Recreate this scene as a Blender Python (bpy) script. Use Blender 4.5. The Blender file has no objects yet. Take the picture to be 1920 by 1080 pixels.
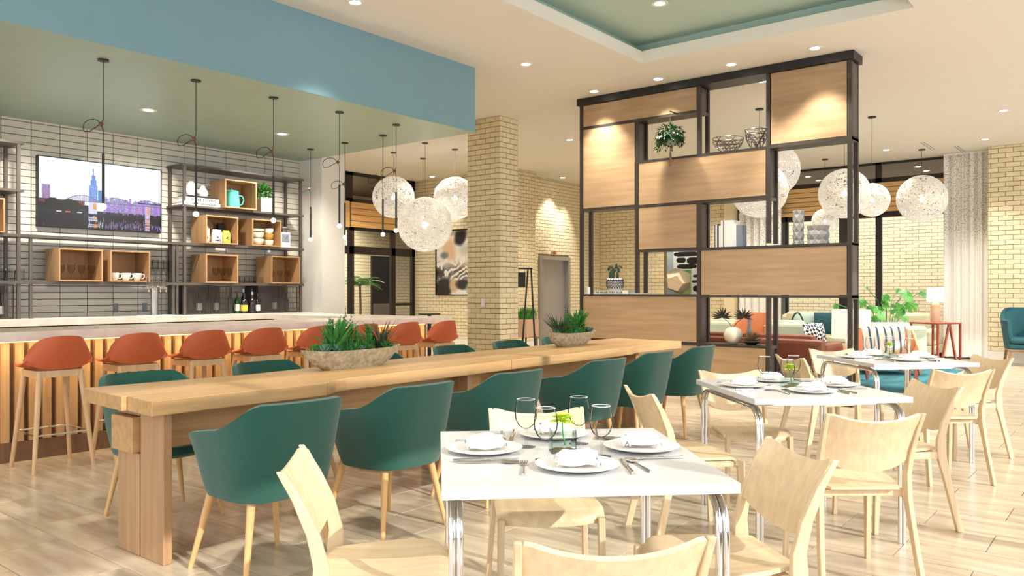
import bpy, bmesh, math, random
import numpy as np
from mathutils import Vector, Matrix

# ---------------------------------------------------------------- camera, world, sun, exposure
PI = math.pi
rnd = random.Random(7)
SC = bpy.context.scene
COL = SC.collection
TH = math.radians(38.66); CT, ST = math.cos(TH), math.sin(TH)
FPX, EYE, HOR = 1500.0, 1.3, 548.0
cam_d = bpy.data.cameras.new('camera'); cam = bpy.data.objects.new('camera', cam_d); COL.objects.link(cam)
cam.location = (0, 0, EYE); cam.rotation_euler = (PI/2, 0, TH - PI/2)
cam_d.sensor_width = 36; cam_d.lens = 36*FPX/1920; cam_d.shift_y = (HOR-540)/1920
cam_d.clip_start = .05; cam_d.clip_end = 200
SC.camera = cam

w = bpy.data.worlds.new('world'); SC.world = w; w.use_nodes = True
w.node_tree.nodes['Background'].inputs[0].default_value = (.93, .96, 1, 1)
w.node_tree.nodes['Background'].inputs[1].default_value = 2.4
def lamp(name, kind, loc, energy, color, target=None, **kw):
    d = bpy.data.lights.new(name, kind); d.energy = energy; d.color = color
    for k, v in kw.items(): setattr(d, k, v)
    o = bpy.data.objects.new(name, d); COL.objects.link(o); o.location = loc
    if target is not None:
        o.rotation_euler = (Vector(target)-Vector(loc)).to_track_quat('-Z', 'Y').to_euler()
    return o
WARM = (1, .80, .55); SOFT = (1, .94, .84)
EL, AZ = math.radians(27), math.radians(4)
sdir = Vector((math.sin(AZ)*math.cos(EL), math.cos(AZ)*math.cos(EL), -math.sin(EL)))
sun = lamp('sun', 'SUN', (0, -8, 8), 3.8, (1, .95, .87), angle=math.radians(.6))
sun.rotation_euler = sdir.to_track_quat('-Z', 'Y').to_euler()
vs = SC.view_settings
vs.view_transform = 'Standard'; vs.look = 'None'; vs.gamma = 1; vs.use_curve_mapping = False
vs.exposure = 0.0
cy = SC.cycles
cy.use_denoising = True
cy.max_bounces = 7; cy.diffuse_bounces = 4; cy.glossy_bounces = 5; cy.transmission_bounces = 6; cy.transparent_max_bounces = 28
cy.sample_clamp_indirect = 4; cy.caustics_reflective = False; cy.caustics_refractive = False

# ---------------------------------------------------------------- placing
def cw(lat, d, z=0.): return Vector((d*CT+lat*ST, d*ST-lat*CT, z))
def at(px, py, X=None, Y=None, z=None):
    t = (px-960)/FPX; r = Vector((CT+t*ST, ST-t*CT, (HOR-py)/FPX))
    k = X/r.x if X is not None else Y/r.y if Y is not None else (z-EYE)/r.z
    return Vector((0, 0, EYE)) + r*k
def proj(p):
    d = p[0]*CT+p[1]*ST; l = p[0]*ST-p[1]*CT
    return (960+FPX*l/d, HOR-FPX*(p[2]-EYE)/d, d) if d > .1 else (-9e3, -9e3, d)

# ---------------------------------------------------------------- materials
def lin(c): return tuple((x/12.92 if x <= .04045 else ((x+.055)/1.055)**2.4) for x in [v/255 for v in c])
class NT:
    def __init__(s, m): s.t = m.node_tree; s.n = s.t.nodes; s.l = s.t.links
    def new(s, t, **k):
        n = s.n.new(t)
        for a, v in k.items(): setattr(n, a, v)
        return n
    def link(s, a, b): s.l.new(a, b)
MATS = {}
def mat(name, rgb, rough=.6, metal=0., spec=.5, vary=0., scale=6., bump=0., bscale=60., per=0., stretch=(1, 1, 1), rgb2=None, emit=0., trans=0., coat=0., sheen=0.):
    m = bpy.data.materials.new(name); m.use_nodes = True; T = NT(m); b = T.n['Principled BSDF']
    c = lin(rgb); I = b.inputs
    I['Roughness'].default_value = rough; I['Metallic'].default_value = metal; I['Specular IOR Level'].default_value = spec
    I['Base Color'].default_value = (*c, 1)
    if trans: I['Transmission Weight'].default_value = trans
    if coat: I['Coat Weight'].default_value = coat; I['Coat Roughness'].default_value = .15
    if sheen: I['Sheen Weight'].default_value = sheen
    if emit: I['Emission Color'].default_value = (*c, 1); I['Emission Strength'].default_value = emit
    if vary or per or bump or rgb2:
        tc = T.new('ShaderNodeTexCoord'); mp = T.new('ShaderNodeMapping'); mp.inputs['Scale'].default_value = stretch
        T.link(tc.outputs['Object'], mp.inputs[0])
        oi = T.new('ShaderNodeObjectInfo')
        nz = T.new('ShaderNodeTexNoise', noise_dimensions='4D'); nz.inputs['Scale'].default_value = scale; nz.inputs['Detail'].default_value = 5
        mu = T.new('ShaderNodeMath', operation='MULTIPLY'); mu.inputs[1].default_value = 30
        T.link(oi.outputs['Random'], mu.inputs[0]); T.link(mu.outputs[0], nz.inputs['W'])
        T.link(mp.outputs[0], nz.inputs['Vector'])
        rp = T.new('ShaderNodeValToRGB'); d = lin(rgb2) if rgb2 else tuple(x*(1-vary) for x in c)
        rp.color_ramp.elements[0].position = .3; rp.color_ramp.elements[1].position = .7
        rp.color_ramp.elements[0].color = (*d, 1)
        rp.color_ramp.elements[1].color = (*(c if rgb2 else tuple(min(1, x*(1+vary)) for x in c)), 1)
        T.link(nz.outputs['Fac'], rp.inputs[0]); out = rp.outputs[0]
        if per:
            hs = T.new('ShaderNodeHueSaturation'); mr = T.new('ShaderNodeMapRange')
            mr.inputs['To Min'].default_value = 1-per; mr.inputs['To Max'].default_value = 1+per
            T.link(oi.outputs['Random'], mr.inputs[0]); T.link(mr.outputs[0], hs.inputs['Value']); T.link(out, hs.inputs['Color']); out = hs.outputs[0]
        T.link(out, I['Base Color'])
        if bump:
            n2 = T.new('ShaderNodeTexNoise'); n2.inputs['Scale'].default_value = bscale; n2.inputs['Detail'].default_value = 3
            T.link(mp.outputs[0], n2.inputs['Vector'])
            bp = T.new('ShaderNodeBump'); bp.inputs['Strength'].default_value = bump; bp.inputs['Distance'].default_value = .004
            T.link(n2.outputs['Fac'], bp.inputs['Height']); T.link(bp.outputs[0], I['Normal'])
    MATS[name] = m
    return m
def wood(name, a, b, rough=.45, axis=0, fine=1., per=.04, emit=0):
    st = [1.0, 1.0, 1.0]
    for i in range(3):
        if i != axis: st[i] = 14.*fine
    st[axis] = .7
    return mat(name, a, rough, rgb2=b, scale=2.2, stretch=tuple(st), per=per, bump=.12, bscale=8)
def glassmat(name, tint=(1, 1, 1), fac=.12, rough=.0):
    m = bpy.data.materials.new(name); m.use_nodes = True; T = NT(m); T.n.remove(T.n['Principled BSDF'])
    tr = T.new('ShaderNodeBsdfTransparent'); tr.inputs[0].default_value = (*tint, 1)
    gl = T.new('ShaderNodeBsdfGlossy'); gl.inputs['Roughness'].default_value = rough
    mx = T.new('ShaderNodeMixShader'); fr = T.new('ShaderNodeLayerWeight'); fr.inputs[0].default_value = fac
    T.link(fr.outputs['Fresnel'], mx.inputs[0]); T.link(tr.outputs[0], mx.inputs[1]); T.link(gl.outputs[0], mx.inputs[2])
    T.link(mx.outputs[0], T.n['Material Output'].inputs[0]); MATS[name] = m
    return m
def emat(name, rgb, s):
    m = bpy.data.materials.new(name); m.use_nodes = True; T = NT(m); T.n.remove(T.n['Principled BSDF'])
    e = T.new('ShaderNodeEmission'); e.inputs[0].default_value = (*lin(rgb), 1); e.inputs[1].default_value = s
    T.link(e.outputs[0], T.n['Material Output'].inputs[0]); MATS[name] = m
    return m
def colmat(name, emission=0., rough=.5):
    m = bpy.data.materials.new(name); m.use_nodes = True; T = NT(m); b = T.n['Principled BSDF']
    a = T.new('ShaderNodeAttribute', attribute_name='Col')
    b.inputs['Roughness'].default_value = rough
    if emission:
        b.inputs['Base Color'].default_value = (0, 0, 0, 1)
        T.link(a.outputs[0], b.inputs['Emission Color']); b.inputs['Emission Strength'].default_value = emission
    else: T.link(a.outputs[0], b.inputs['Base Color'])
    MATS[name] = m
    return m
CEIL = mat('ceiling_paint', (238, 232, 220), .8, vary=.01)
WHITE_P = mat('white_paint', (232, 228, 218), .7, vary=.01)
TEAL_P = mat('teal_paint', (122, 160, 172), .55, vary=.02)
GREEN_P = mat('green_paint', (158, 180, 164), .35, vary=.02)
TRAYP = mat('tray_paint', (182, 204, 192), .5, vary=.02)
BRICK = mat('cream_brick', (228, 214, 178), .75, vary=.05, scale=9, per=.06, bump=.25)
BRICKD = mat('cream_brick_shade', (222, 206, 168), .75, vary=.05, scale=9, per=.06, bump=.25)  # the cream brick again, darkened so its colour carries shade
MORTAR = mat('brick_mortar', (140, 120, 82), .9, vary=.1, scale=30)
TILEM = mat('ceramic_tile', (216, 210, 196), .25, vary=.03, scale=3, per=.03)
GROUT = mat('dark_grout', (52, 48, 42), .9, vary=.05)
FLOORT = mat('travertine_tile', (216, 202, 178), .2, rgb2=(172, 154, 130), scale=2.6, stretch=(5, .9, 1), per=.06, bump=.03, bscale=20)
FGROUT = mat('floor_grout', (120, 100, 76), .6, vary=.05)
STEEL_D = mat('dark_steel', (72, 64, 58), .45, .55, vary=.05)
STEEL_W = mat('warm_grey_steel', (98, 90, 84), .45, .5, vary=.05)
BLACK = mat('matt_black', (22, 20, 19), .45, vary=.05)
FRAME_B = mat('dark_bronze_frame', (34, 24, 22), .5, .2, vary=.05)
CHROME = mat('chrome', (225, 225, 225), .08, 1., vary=.01)
INOX = mat('brushed_steel', (178, 172, 164), .3, 1., vary=.06, stretch=(1, 1, .1))
OAK = wood('oak_table', (202, 164, 114), (176, 138, 92), .4, 0)
OAKV = wood('oak_leg', (190, 152, 112), (166, 128, 92), .5, 2)
VENEER = wood('veneer_panel', (180, 150, 114), (158, 128, 94), .42, 1, .6, .02)
BOXW = wood('box_wood', (182, 142, 98), (158, 120, 82), .5, 2)
SLATW = wood('slat_wood', (200, 162, 114), (172, 134, 92), .5, 2)
SLATD = wood('slat_backing', (118, 88, 64), (98, 72, 52), .6, 2)
BANDW = wood('band_wood', (226, 186, 128), (200, 156, 98), .5, 1)
BANDWX = wood('band_wood_across', (226, 184, 120), (200, 150, 90), .5, 0)
BIRCH = wood('birch_ply', (224, 203, 168), (206, 181, 142), .42, 1, 1.3, .02)
BIRCHX = wood('birch_ply_across', (224, 203, 168), (208, 183, 146), .42, 2, 1.6, .02)
BEECH = wood('beech_leg', (222, 180, 124), (204, 160, 104), .5, 2)
BEECHP = wood('pale_beech', (214, 180, 140), (196, 158, 116), .5, 2)
TEALF = mat('teal_wool', (22, 82, 70), .9, vary=.12, scale=160, bump=.5, bscale=260, sheen=.3)
ORANGE = mat('orange_shell', (186, 88, 46), .6, vary=.04, scale=40)
QUARTZ = mat('white_quartz', (238, 228, 216), .25, rgb2=(214, 200, 186), scale=5)
WTOP = mat('white_laminate', (208, 208, 208), .25, vary=.005)
CERAM = mat('white_ceramic', (240, 238, 234), .2, vary=.01)
LINEN = mat('white_linen', (244, 244, 246), .9, vary=.01, bump=.2, bscale=90)
SILVER = mat('silver_cutlery', (208, 204, 198), .18, 1., vary=.02)
GLASS = glassmat('clear_glass', (.96, .97, .97), .10, .03)
THING = glassmat('thin_glass', (.93, .96, .95), .04)
RIMG = mat('rim_glint', (225, 228, 226), .1, vary=.01, coat=.5)  # pale opaque rim, the bright glint of the glass put into its colour
PANE = glassmat('window_pane', (.95, .95, .93), .12)
SMOKE = glassmat('smoked_glass', (.42, .42, .42), .3)
SMOKEL = glassmat('grey_glass', (.84, .84, .84), .12)
STONE = mat('rough_stone', (206, 198, 174), .9, rgb2=(150, 140, 112), scale=38, bump=1., bscale=70)
PEBBLE = mat('pebble', (214, 204, 186), .8, vary=.2, scale=20)
SUCC = mat('succulent_green', (84, 160, 72), .5, rgb2=(36, 108, 50), scale=20)
SUCC2 = mat('blue_green_succulent', (118, 160, 138), .5, rgb2=(60, 112, 84), scale=20)
SUCC3 = mat('dark_aloe', (74, 96, 62), .5, rgb2=(40, 62, 38), scale=20)
LEAF = mat('leaf_green', (74, 150, 48), .4, rgb2=(36, 104, 34), scale=8)
LEAFD = mat('dark_leaf', (42, 96, 42), .45, rgb2=(22, 62, 30), scale=12)
CACT = mat('cactus_skin', (52, 74, 44), .6, rgb2=(34, 52, 32), scale=40)
BRONZEL = mat('bronze_leaf', (54, 48, 36), .5, rgb2=(26, 28, 24), scale=20)
FLOWER = mat('yellow_green_petal', (206, 222, 76), .5, rgb2=(166, 196, 40), scale=30)
TURQ = mat('turquoise_enamel', (92, 190, 184), .25, vary=.02)
THREAD = mat('white_thread', (252, 250, 244), .5, vary=.01)
BULB = emat('bulb_glow', (255, 244, 224), 18); GBULB = emat('globe_bulb_glow', (255, 248, 236), 4)
LEDE = emat('downlight_glow', (255, 248, 236), 14)
LEATHER = mat('rust_leather', (138, 76, 54), .42, rgb2=(116, 62, 44), scale=5)
MINT = mat('mint_upholstery', (196, 208, 184), .9, vary=.03, scale=30)
BEIGE = mat('beige_upholstery', (196, 186, 158), .9, vary=.05, scale=8)
CORAL = mat('coral_leather', (222, 150, 104), .5, vary=.05)
RUSTW = mat('rust_red_wood', (146, 70, 48), .45, vary=.08, stretch=(1, 1, .2), scale=12)
SHADE = mat('lamp_shade', (250, 238, 218), .8, vary=.01, emit=.55)
NAVYT = mat('dark_teal_upholstery', (24, 78, 86), .85, vary=.1, scale=40)
DTEAL = mat('petrol_cushion', (34, 84, 92), .9, rgb2=(20, 54, 62), scale=30)
SAGE = mat('sage_cushion', (164, 184, 172), .9, vary=.05)
WALNUT = mat('walnut_leg', (140, 104, 78), .5, vary=.1)
GREYP = mat('grey_ceramic', (158, 156, 154), .5, vary=.04)
PAPER = mat('book_paper', (240, 238, 232), .7, vary=.02)
BOOKB = mat('black_cover', (20, 20, 22), .5, vary=.02)
BOOKG = mat('grey_cover', (126, 134, 146), .6, vary=.03)
INK = mat('ink', (24, 24, 24), .6, vary=.02)
SIGNW = mat('sign_white', (238, 236, 230), .5, vary=.01)
CONC = mat('polished_concrete', (196, 188, 176), .7, vary=.05)
TERRA = mat('blush_planter', (186, 152, 124), .7, vary=.05)
WIREM = mat('bowl_wire', (104, 98, 92), .35, .7, vary=.05)
BOTG = mat('green_bottle', (26, 66, 30), .15, vary=.05); BOTB = mat('dark_bottle', (28, 22, 18), .15, vary=.05)
BOTR = mat('red_cap', (126, 24, 28), .4, vary=.05); LABY = mat('yellow_label', (232, 200, 76), .6, vary=.03)
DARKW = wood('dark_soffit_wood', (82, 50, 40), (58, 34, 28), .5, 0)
COPPER = mat('copper_ball', (118, 68, 50), .4, .3, vary=.05)
ALUM = mat('elevator_steel', (166, 160, 154), .35, .45, vary=.05, stretch=(1, 1, .05))
LEDSTRIP = emat('led_strip', (255, 206, 128), 5)

# ---------------------------------------------------------------- mesh building
class MB:
    def __init__(s): s.v = []; s.f = []; s.m = []; s.ms = []
    def _mi(s, m):
        if m is None: m = s.ms[0] if s.ms else None
        if m not in s.ms: s.ms.append(m)
        return s.ms.index(m)
    def add(s, vs, fs, m=None):
        b = len(s.v); s.v += [tuple(x) for x in vs]; s.f += [tuple(i+b for i in f) for f in fs]; s.m += [s._mi(m)]*len(fs); return s
    def box(s, x0, x1, y0, y1, z0, z1, m=None, M=None):
        vs = [Vector((x, y, z)) for z in (z0, z1) for y in (y0, y1) for x in (x0, x1)]
        if M: vs = [M@v for v in vs]
        return s.add(vs, [(0, 2, 3, 1), (4, 5, 7, 6), (0, 1, 5, 4), (2, 6, 7, 3), (0, 4, 6, 2), (1, 3, 7, 5)], m)
    def prism(s, pts, z0, z1, m=None, M=None):
        n = len(pts); vs = [Vector((p[0], p[1], z)) for z in (z0, z1) for p in pts]
        if M: vs = [M@v for v in vs]
        return s.add(vs, [tuple(range(n-1, -1, -1)), tuple(range(n, 2*n))]+[(i, (i+1) % n, n+(i+1) % n, n+i) for i in range(n)], m)
    def bar(s, p, q, w, h=None, m=None, up=(0, 0, 1), w2=None, h2=None):
        h = h or w; w2 = w2 or w; h2 = h2 or h; p = Vector(p); q = Vector(q); d = (q-p).normalized(); u = Vector(up)
        if abs(d.dot(u)) > .98: u = Vector((1, 0, 0)) if abs(d.x) < .9 else Vector((0, 1, 0))
        a = d.cross(u).normalized(); b = a.cross(d)
        vs = [c+a*(x*W/2)+b*(y*Hh/2) for c, W, Hh in ((p, w, h), (q, w2, h2)) for x, y in ((-1, -1), (1, -1), (1, 1), (-1, 1))]
        return s.add(vs, [(3, 2, 1, 0), (4, 5, 6, 7)]+[(i, (i+1) % 4, 4+(i+1) % 4, 4+i) for i in range(4)], m)
    def tube(s, pts, r, n=8, m=None, closed=False, caps=True):
        pts = [Vector(p) for p in pts]; N = len(pts); R = r if isinstance(r, (list, tuple)) else [r]*N
        vs = []; a = None
        for i, p in enumerate(pts):
            if closed: d = pts[(i+1) % N]-pts[i-1]
            else: d = pts[min(i+1, N-1)]-pts[max(i-1, 0)]
            d.normalize()
            if a is None: a = d.orthogonal().normalized()
            else: a = (a-d*a.dot(d)).normalized()
            b = d.cross(a)
            vs += [p+(a*math.cos(2*PI*k/n)+b*math.sin(2*PI*k/n))*R[i] for k in range(n)]
        fs = [(i*n+k, i*n+(k+1) % n, ((i+1) % N)*n+(k+1) % n, ((i+1) % N)*n+k) for i in range(N if closed else N-1) for k in range(n)]
        if caps and not closed: fs += [tuple(range(n-1, -1, -1)), tuple((N-1)*n+k for k in range(n))]
        return s.add(vs, fs, m)
    def lathe(s, prof, n=24, c=(0, 0, 0), m=None, sx=1, sy=1, M=None, caps=True):
        vs = []; fs = []; P = len(prof)
        for r, z in prof:
            for k in range(n):
                a = 2*PI*k/n; v = Vector((c[0]+r*sx*math.cos(a), c[1]+r*sy*math.sin(a), c[2]+z)); vs.append(M@v if M else v)
        for i in range(P-1):
            for k in range(n): fs.append((i*n+k, i*n+(k+1) % n, (i+1)*n+(k+1) % n, (i+1)*n+k))
        if caps: fs.append(tuple(range(n-1, -1, -1))); fs.append(tuple((P-1)*n+k for k in range(n)))
        return s.add(vs, fs, m)
    def ball(s, c, r, n=16, m=None, sx=1, sy=1, sz=1, M=None):
        k = max(4, n//2); return s.lathe([(max(1e-4, r*math.sin(PI*i/k)), -r*sz*math.cos(PI*i/k)) for i in range(k+1)], n, c, m, sx, sy, M)
    def sheet(s, f, nu, nv, th, m=None, side=-1):
        P = [[Vector(f(i/nu, j/nv)) for j in range(nv+1)] for i in range(nu+1)]; vs = []
        off = [[None]*(nv+1) for _ in range(nu+1)]
        for i in range(nu+1):
            for j in range(nv+1):
                du = P[min(i+1, nu)][j]-P[max(i-1, 0)][j]; dv = P[i][min(j+1, nv)]-P[i][max(j-1, 0)]
                nn = du.cross(dv)
                nn = nn.normalized() if nn.length > 1e-9 else Vector((0, 0, 1))
                off[i][j] = P[i][j]+nn*th*side
        W = nv+1; K = (nu+1)*W
        vs = [P[i][j] for i in range(nu+1) for j in range(W)]+[off[i][j] for i in range(nu+1) for j in range(W)]
        fs = []
        for i in range(nu):
            for j in range(nv):
                q = (i*W+j, (i+1)*W+j, (i+1)*W+j+1, i*W+j+1); fs.append(q if side < 0 else q[::-1])
                q2 = tuple(x+K for x in q); fs.append(q2[::-1] if side < 0 else q2)
        def edge(l):
            for a, b in zip(l, l[1:]): fs.append((a, a+K, b+K, b) if side < 0 else (b, b+K, a+K, a))
        edge([i*W for i in range(nu+1)][::-1]); edge([i*W+nv for i in range(nu+1)])
        edge([j for j in range(W)]); edge([nu*W+j for j in range(W)][::-1])
        return s.add(vs, fs, m)
    def leaf(s, p, d, L, W, curl=.3, m=None, n=5, th=0, up=(0, 0, 1), tip=1.):
        p = Vector(p); d = Vector(d).normalized(); sd = d.cross(Vector(up))
        sd = sd.normalized() if sd.length > .05 else Vector((1, 0, 0)); nn = sd.cross(d); vs = []; fs = []
        for i in range(n+1):
            t = i/n; c = p+d*(L*t)-nn*(curl*L*t*t); ww = W*math.sin(PI*min(1, (t*.88+.1))**tip)
            vs += [c-sd*ww/2+nn*ww*.15, c+(-nn)*(th if th else ww*.12), c+sd*ww/2+nn*ww*.15]
        for i in range(n):
            for k in (0, 1): fs.append((i*3+k, i*3+k+1, i*3+k+4, i*3+k+3))
        return s.add(vs, fs, m)
    def build(s, name, m=None, parent=None, loc=None, smooth=False, kind=None, rz=0., bevel=0., sharp=40):
        me = bpy.data.meshes.new(name); me.from_pydata(s.v, [], s.f)
        ms = [(x if x is not None else m) for x in s.ms] if s.ms else [m]
        for x in ms: me.materials.append(x)
        if len(ms) > 1: me.polygons.foreach_set('material_index', s.m)
        me.update()
        if smooth:
            me.shade_smooth()
            if sharp < 180: me.set_sharp_from_angle(angle=math.radians(sharp))
        o = bpy.data.objects.new(name, me); COL.objects.link(o)
        if parent is not None: o.parent = parent
        if loc is not None: o.location = loc
        if rz: o.rotation_euler.z = rz
        if kind: o['kind'] = kind
        if bevel:
            b = o.modifiers.new('bevel', 'BEVEL'); b.width = bevel; b.segments = 2; b.limit_method = 'ANGLE'; b.angle_limit = math.radians(40)
        return o
def clean(o):
    bm = bmesh.new(); bm.from_mesh(o.data); bmesh.ops.recalc_face_normals(bm, faces=bm.faces); bm.to_mesh(o.data); bm.free(); return o
def tag(o, label, cat, group=None):
    o['label'] = label; o['category'] = cat
    if group: o['group'] = group
    return o
def thing(name, label, cat, loc=(0, 0, 0), rz=0., group=None):
    o = bpy.data.objects.new(name, None); o.empty_display_size = .1; COL.objects.link(o)
    o.location = loc; o.rotation_euler.z = rz
    return tag(o, label, cat, group)
def struct(o): o['kind'] = 'structure'; return o
KIDS = {}
def dup(root, loc, rz, label, group=None, scale=None):
    def rec(o, par):
        c = o.copy(); COL.objects.link(c)
        if par is not None: c.parent = par
        for ch in o.children: rec(ch, c)
        return c
    r = rec(root, None); r.location = loc; r.rotation_euler.z = rz; r['label'] = label
    if group: r['group'] = group
    if scale: r.scale = (scale,)*3
    return r
class Repeat:
    """first call hands back the prototype moved into place, later calls copy it"""
    def __init__(s, proto): s.p = proto; s.used = False
    def __call__(s, loc, rz, label, group=None, scale=None):
        if not s.used:
            s.used = True; s.p.location = loc; s.p.rotation_euler.z = rz; s.p['label'] = label
            if group: s.p['group'] = group
            if scale: s.p.scale = (scale,)*3
            return s.p
        return dup(s.p, loc, rz, label, group, scale)
def text(body, size, loc, rot, m, parent, name='lettering', ext=.0008, align='CENTER', bold=0.):
    c = bpy.data.curves.new(name, 'FONT'); c.body = body; c.size = size; c.extrude = ext; c.align_x = align; c.align_y = 'CENTER'; c.resolution_u = 2; c.offset = bold
    c.materials.append(m); o = bpy.data.objects.new(name, c); COL.objects.link(o); o.location = loc; o.rotation_euler = rot; o.parent = parent
    return o
def raster(name, img, origin, ux, uy, m, parent):
    """flat print: img is rows x cols x 3 (0..1 sRGB) spread from origin along ux (columns) and uy (rows, upwards)"""
    h, wd, _ = img.shape; xs = np.linspace(0, 1, wd+1); ys = np.linspace(0, 1, h+1)
    o3 = np.array(origin); V = (o3[None, None]+xs[None, :, None]*np.array(ux)[None, None]+ys[:, None, None]*np.array(uy)[None, None]).reshape(-1, 3)
    i = np.arange(h)[:, None]*(wd+1)+np.arange(wd)[None]
    Fq = np.stack([i, i+1, i+wd+2, i+wd+1], -1).reshape(-1, 4)
    me = bpy.data.meshes.new(name); me.from_pydata(V.tolist(), [], Fq.tolist())
    c = np.clip(img[::-1].reshape(-1, 3), 0, 1); c = np.where(c <= .04045, c/12.92, ((c+.055)/1.055)**2.4)
    a = me.color_attributes.new('Col', 'FLOAT_COLOR', 'CORNER')
    full = np.concatenate([np.repeat(c, 4, axis=0), np.ones((len(c)*4, 1))], 1).astype(np.float32)
    a.data.foreach_set('color', full.ravel()); me.materials.append(m); me.update()
    o = bpy.data.objects.new(name, me); COL.objects.link(o)
    if parent: o.parent = parent
    return o

# ---------------------------------------------------------------- the setting
ZC = 4.03
def pieces(wall, name, cells, mk, m, cap=300, mats=None):
    """cells: (centre, key, payload). The cap nearest in view become single objects, the rest one mesh."""
    def score(c):
        x, y, d = proj(c[0]); inn = -20 < x < 1940 and -20 < y < 1100 and d > .1
        return (0 if inn else 1, d if d > 0 else 99)
    cells = sorted(cells, key=score); cache = {}
    for i, (c, key, pay) in enumerate(cells[:cap]):
        if key not in cache:
            b = MB(); mk(b, Vector((0, 0, 0)), pay); o = b.build(name, m, wall); cache[key] = o.data
            o.location = c
        else:
            o = bpy.data.objects.new(name, cache[key]); COL.objects.link(o); o.parent = wall; o.location = c
    if len(cells) > cap:
        b = MB()
        for c, key, pay in cells[cap:]: mk(b, Vector(c), pay)
        o = b.build(name, m, wall, kind='stuff')
def face_cells(axis, plane, sg, a0, a1, z0, z1, L, h, joint, off, stag=.5):
    cells = []; r = 0; z = z0
    while z < z1-.01:
        zz = min(z+h, z1); a = a0-((r*stag) % 1.)*L-off
        while a < a1:
            s, e = max(a, a0), min(a+L, a1)
            if e-s > joint*1.6:
                wd, ht = e-s-joint, zz-z-joint
                if ht > .01:
                    ca, cz = (s+e)/2, (z+zz)/2
                    c = (ca, plane, cz) if axis == 'X' else (plane, ca, cz)
                    cells.append((c, (round(wd, 3), round(ht, 3)), (wd/2, ht/2)))
            a += L
        z += h; r += 1
    return cells
def brick_mk(axis, sg, dep, ch=.003):
    def mk(b, c, pay):
        w2, h2 = pay; n = len(b.v)
        def P(a, z, o): return (c[0]+a, c[1]+sg*o, c[2]+z) if axis == 'X' else (c[0]+sg*o, c[1]+a, c[2]+z)
        vs = [P(a, z, 0) for a, z in ((-w2, -h2), (w2, -h2), (w2, h2), (-w2, h2))]+[P(a, z, dep) for a, z in ((-w2+ch, -h2+ch), (w2-ch, -h2+ch), (w2-ch, h2-ch), (-w2+ch, h2-ch))]
        fs = [(4, 5, 6, 7)]+[(i, (i+1) % 4, 4+(i+1) % 4, 4+i) for i in range(4)]
        if (axis == 'X') == (sg > 0): fs = [f[::-1] for f in fs]
        b.add(vs, fs)
    return mk
def brick_face(wall, axis, plane, sg, a0, a1, z0, z1, L=.2, h=.0806, joint=.008, off=0., m=None, cap=300, name='brick'):
    pieces(wall, name, face_cells(axis, plane, sg, a0, a1, z0, z1, L, h, joint, off), brick_mk(axis, sg, .008), m or BRICK, cap)

# floor: slab and tiles
b = MB().box(-3.2, 27, -3, 18, -.12, -.006, FGROUT); floor = struct(b.build('floor'))
cells = []; i = 0; x = 1.456-.35*12
while x < 17.9:
    y = -1.8+(.35 if i % 2 else 0.)-.7
    while y < 14.2:
        if not (x < 7.0 and y > 9.9): cells.append(((x+.175, y+.35, -.006), 'f', 0))
        y += .7
    x += .35; i += 1
def fmk(b, c, pay):
    w2, h2, g = .1735, .3485, .0015
    vs = [(c[0]+a, c[1]+e, c[2]) for a, e in ((-w2, -h2), (w2, -h2), (w2, h2), (-w2, h2))]+[(c[0]+a, c[1]+e, c[2]+.006) for a, e in ((-w2+g, -h2+g), (w2-g, -h2+g), (w2-g, h2-g), (-w2+g, h2-g))]
    b.add(vs, [(4, 5, 6, 7)]+[(i, (i+1) % 4, 4+(i+1) % 4, 4+i) for i in range(4)])
pieces(floor, 'floor_tile', cells, fmk, FLOORT, 300)

# ceiling with raised tray
TX0, TX1, TY0, TY1 = 1.2, 8.40, 1.78, 4.74
b = MB()
for r in ((-3.2, TX0, -2, 6.43), (TX1, 18.2, -2, 15), (TX0, TX1, -2, TY0), (TX0, TX1, TY1, 6.43), (-3.2, TX1, 6.43, 15)): b.box(*r, ZC, ZC+.14, CEIL)
ceiling = struct(b.build('ceiling'))
b = MB(); q = .17; X0, X1, Y0, Y1 = TX0-q, TX1+q, TY0-q, TY1+q
b.box(X0, X1, Y0, Y1, 4.30, 4.4); b.box(X0-.05, X0, Y0, Y1, ZC+.14, 4.4); b.box(X1, X1+.05, Y0, Y1, ZC+.14, 4.4); b.box(X0, X1, Y0-.05, Y0, ZC+.14, 4.4); b.box(X0, X1, Y1, Y1+.05, ZC+.14, 4.4)
o = struct(b.build('ceiling_tray', TRAYP))
# dropped soffit above the bar
b = MB().box(-3.2, 7.32, 6.43, 10.0, 3.25, ZC-.001, TEAL_P); sof = struct(b.build('ceiling_soffit'))
# underside is painted green
o = MB().box(-3.195, 7.315, 6.435, 9.995, 3.246, 3.25).build('soffit_underside', GREEN_P, sof)
# tiled back wall
wb = struct(MB().box(-3.2, 7.32, 9.91, 10.05, 0, ZC).build('wall_back', GROUT))
pieces(wb, 'wall_tile', face_cells('X', 9.91, -1, 1.0, 7.32, .99, 3.25, .305, .0768, .005, -.23, 0), brick_mk('X', -1, .008, .002), TILEM, 330)
# pier at the right end of the bar
pier = struct(MB().box(7.32, 7.74, 9.38, 14.2, 0, ZC).build('wall_pier', WHITE_P))
# brick column
col = struct(MB().box(9.53, 9.97, 7.86, 8.53, 0, ZC).build('wall_column', MORTAR))
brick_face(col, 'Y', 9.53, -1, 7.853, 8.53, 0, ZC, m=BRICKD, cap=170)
brick_face(col, 'X', 7.86, -1, 9.523, 9.97, 0, ZC, off=.05, cap=125)
brick_face(col, 'Y', 9.97, 1, 7.853, 8.53, 0, ZC, cap=0); brick_face(col, 'X', 8.53, 1, 9.53, 9.97, 0, ZC, cap=0)
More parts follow.
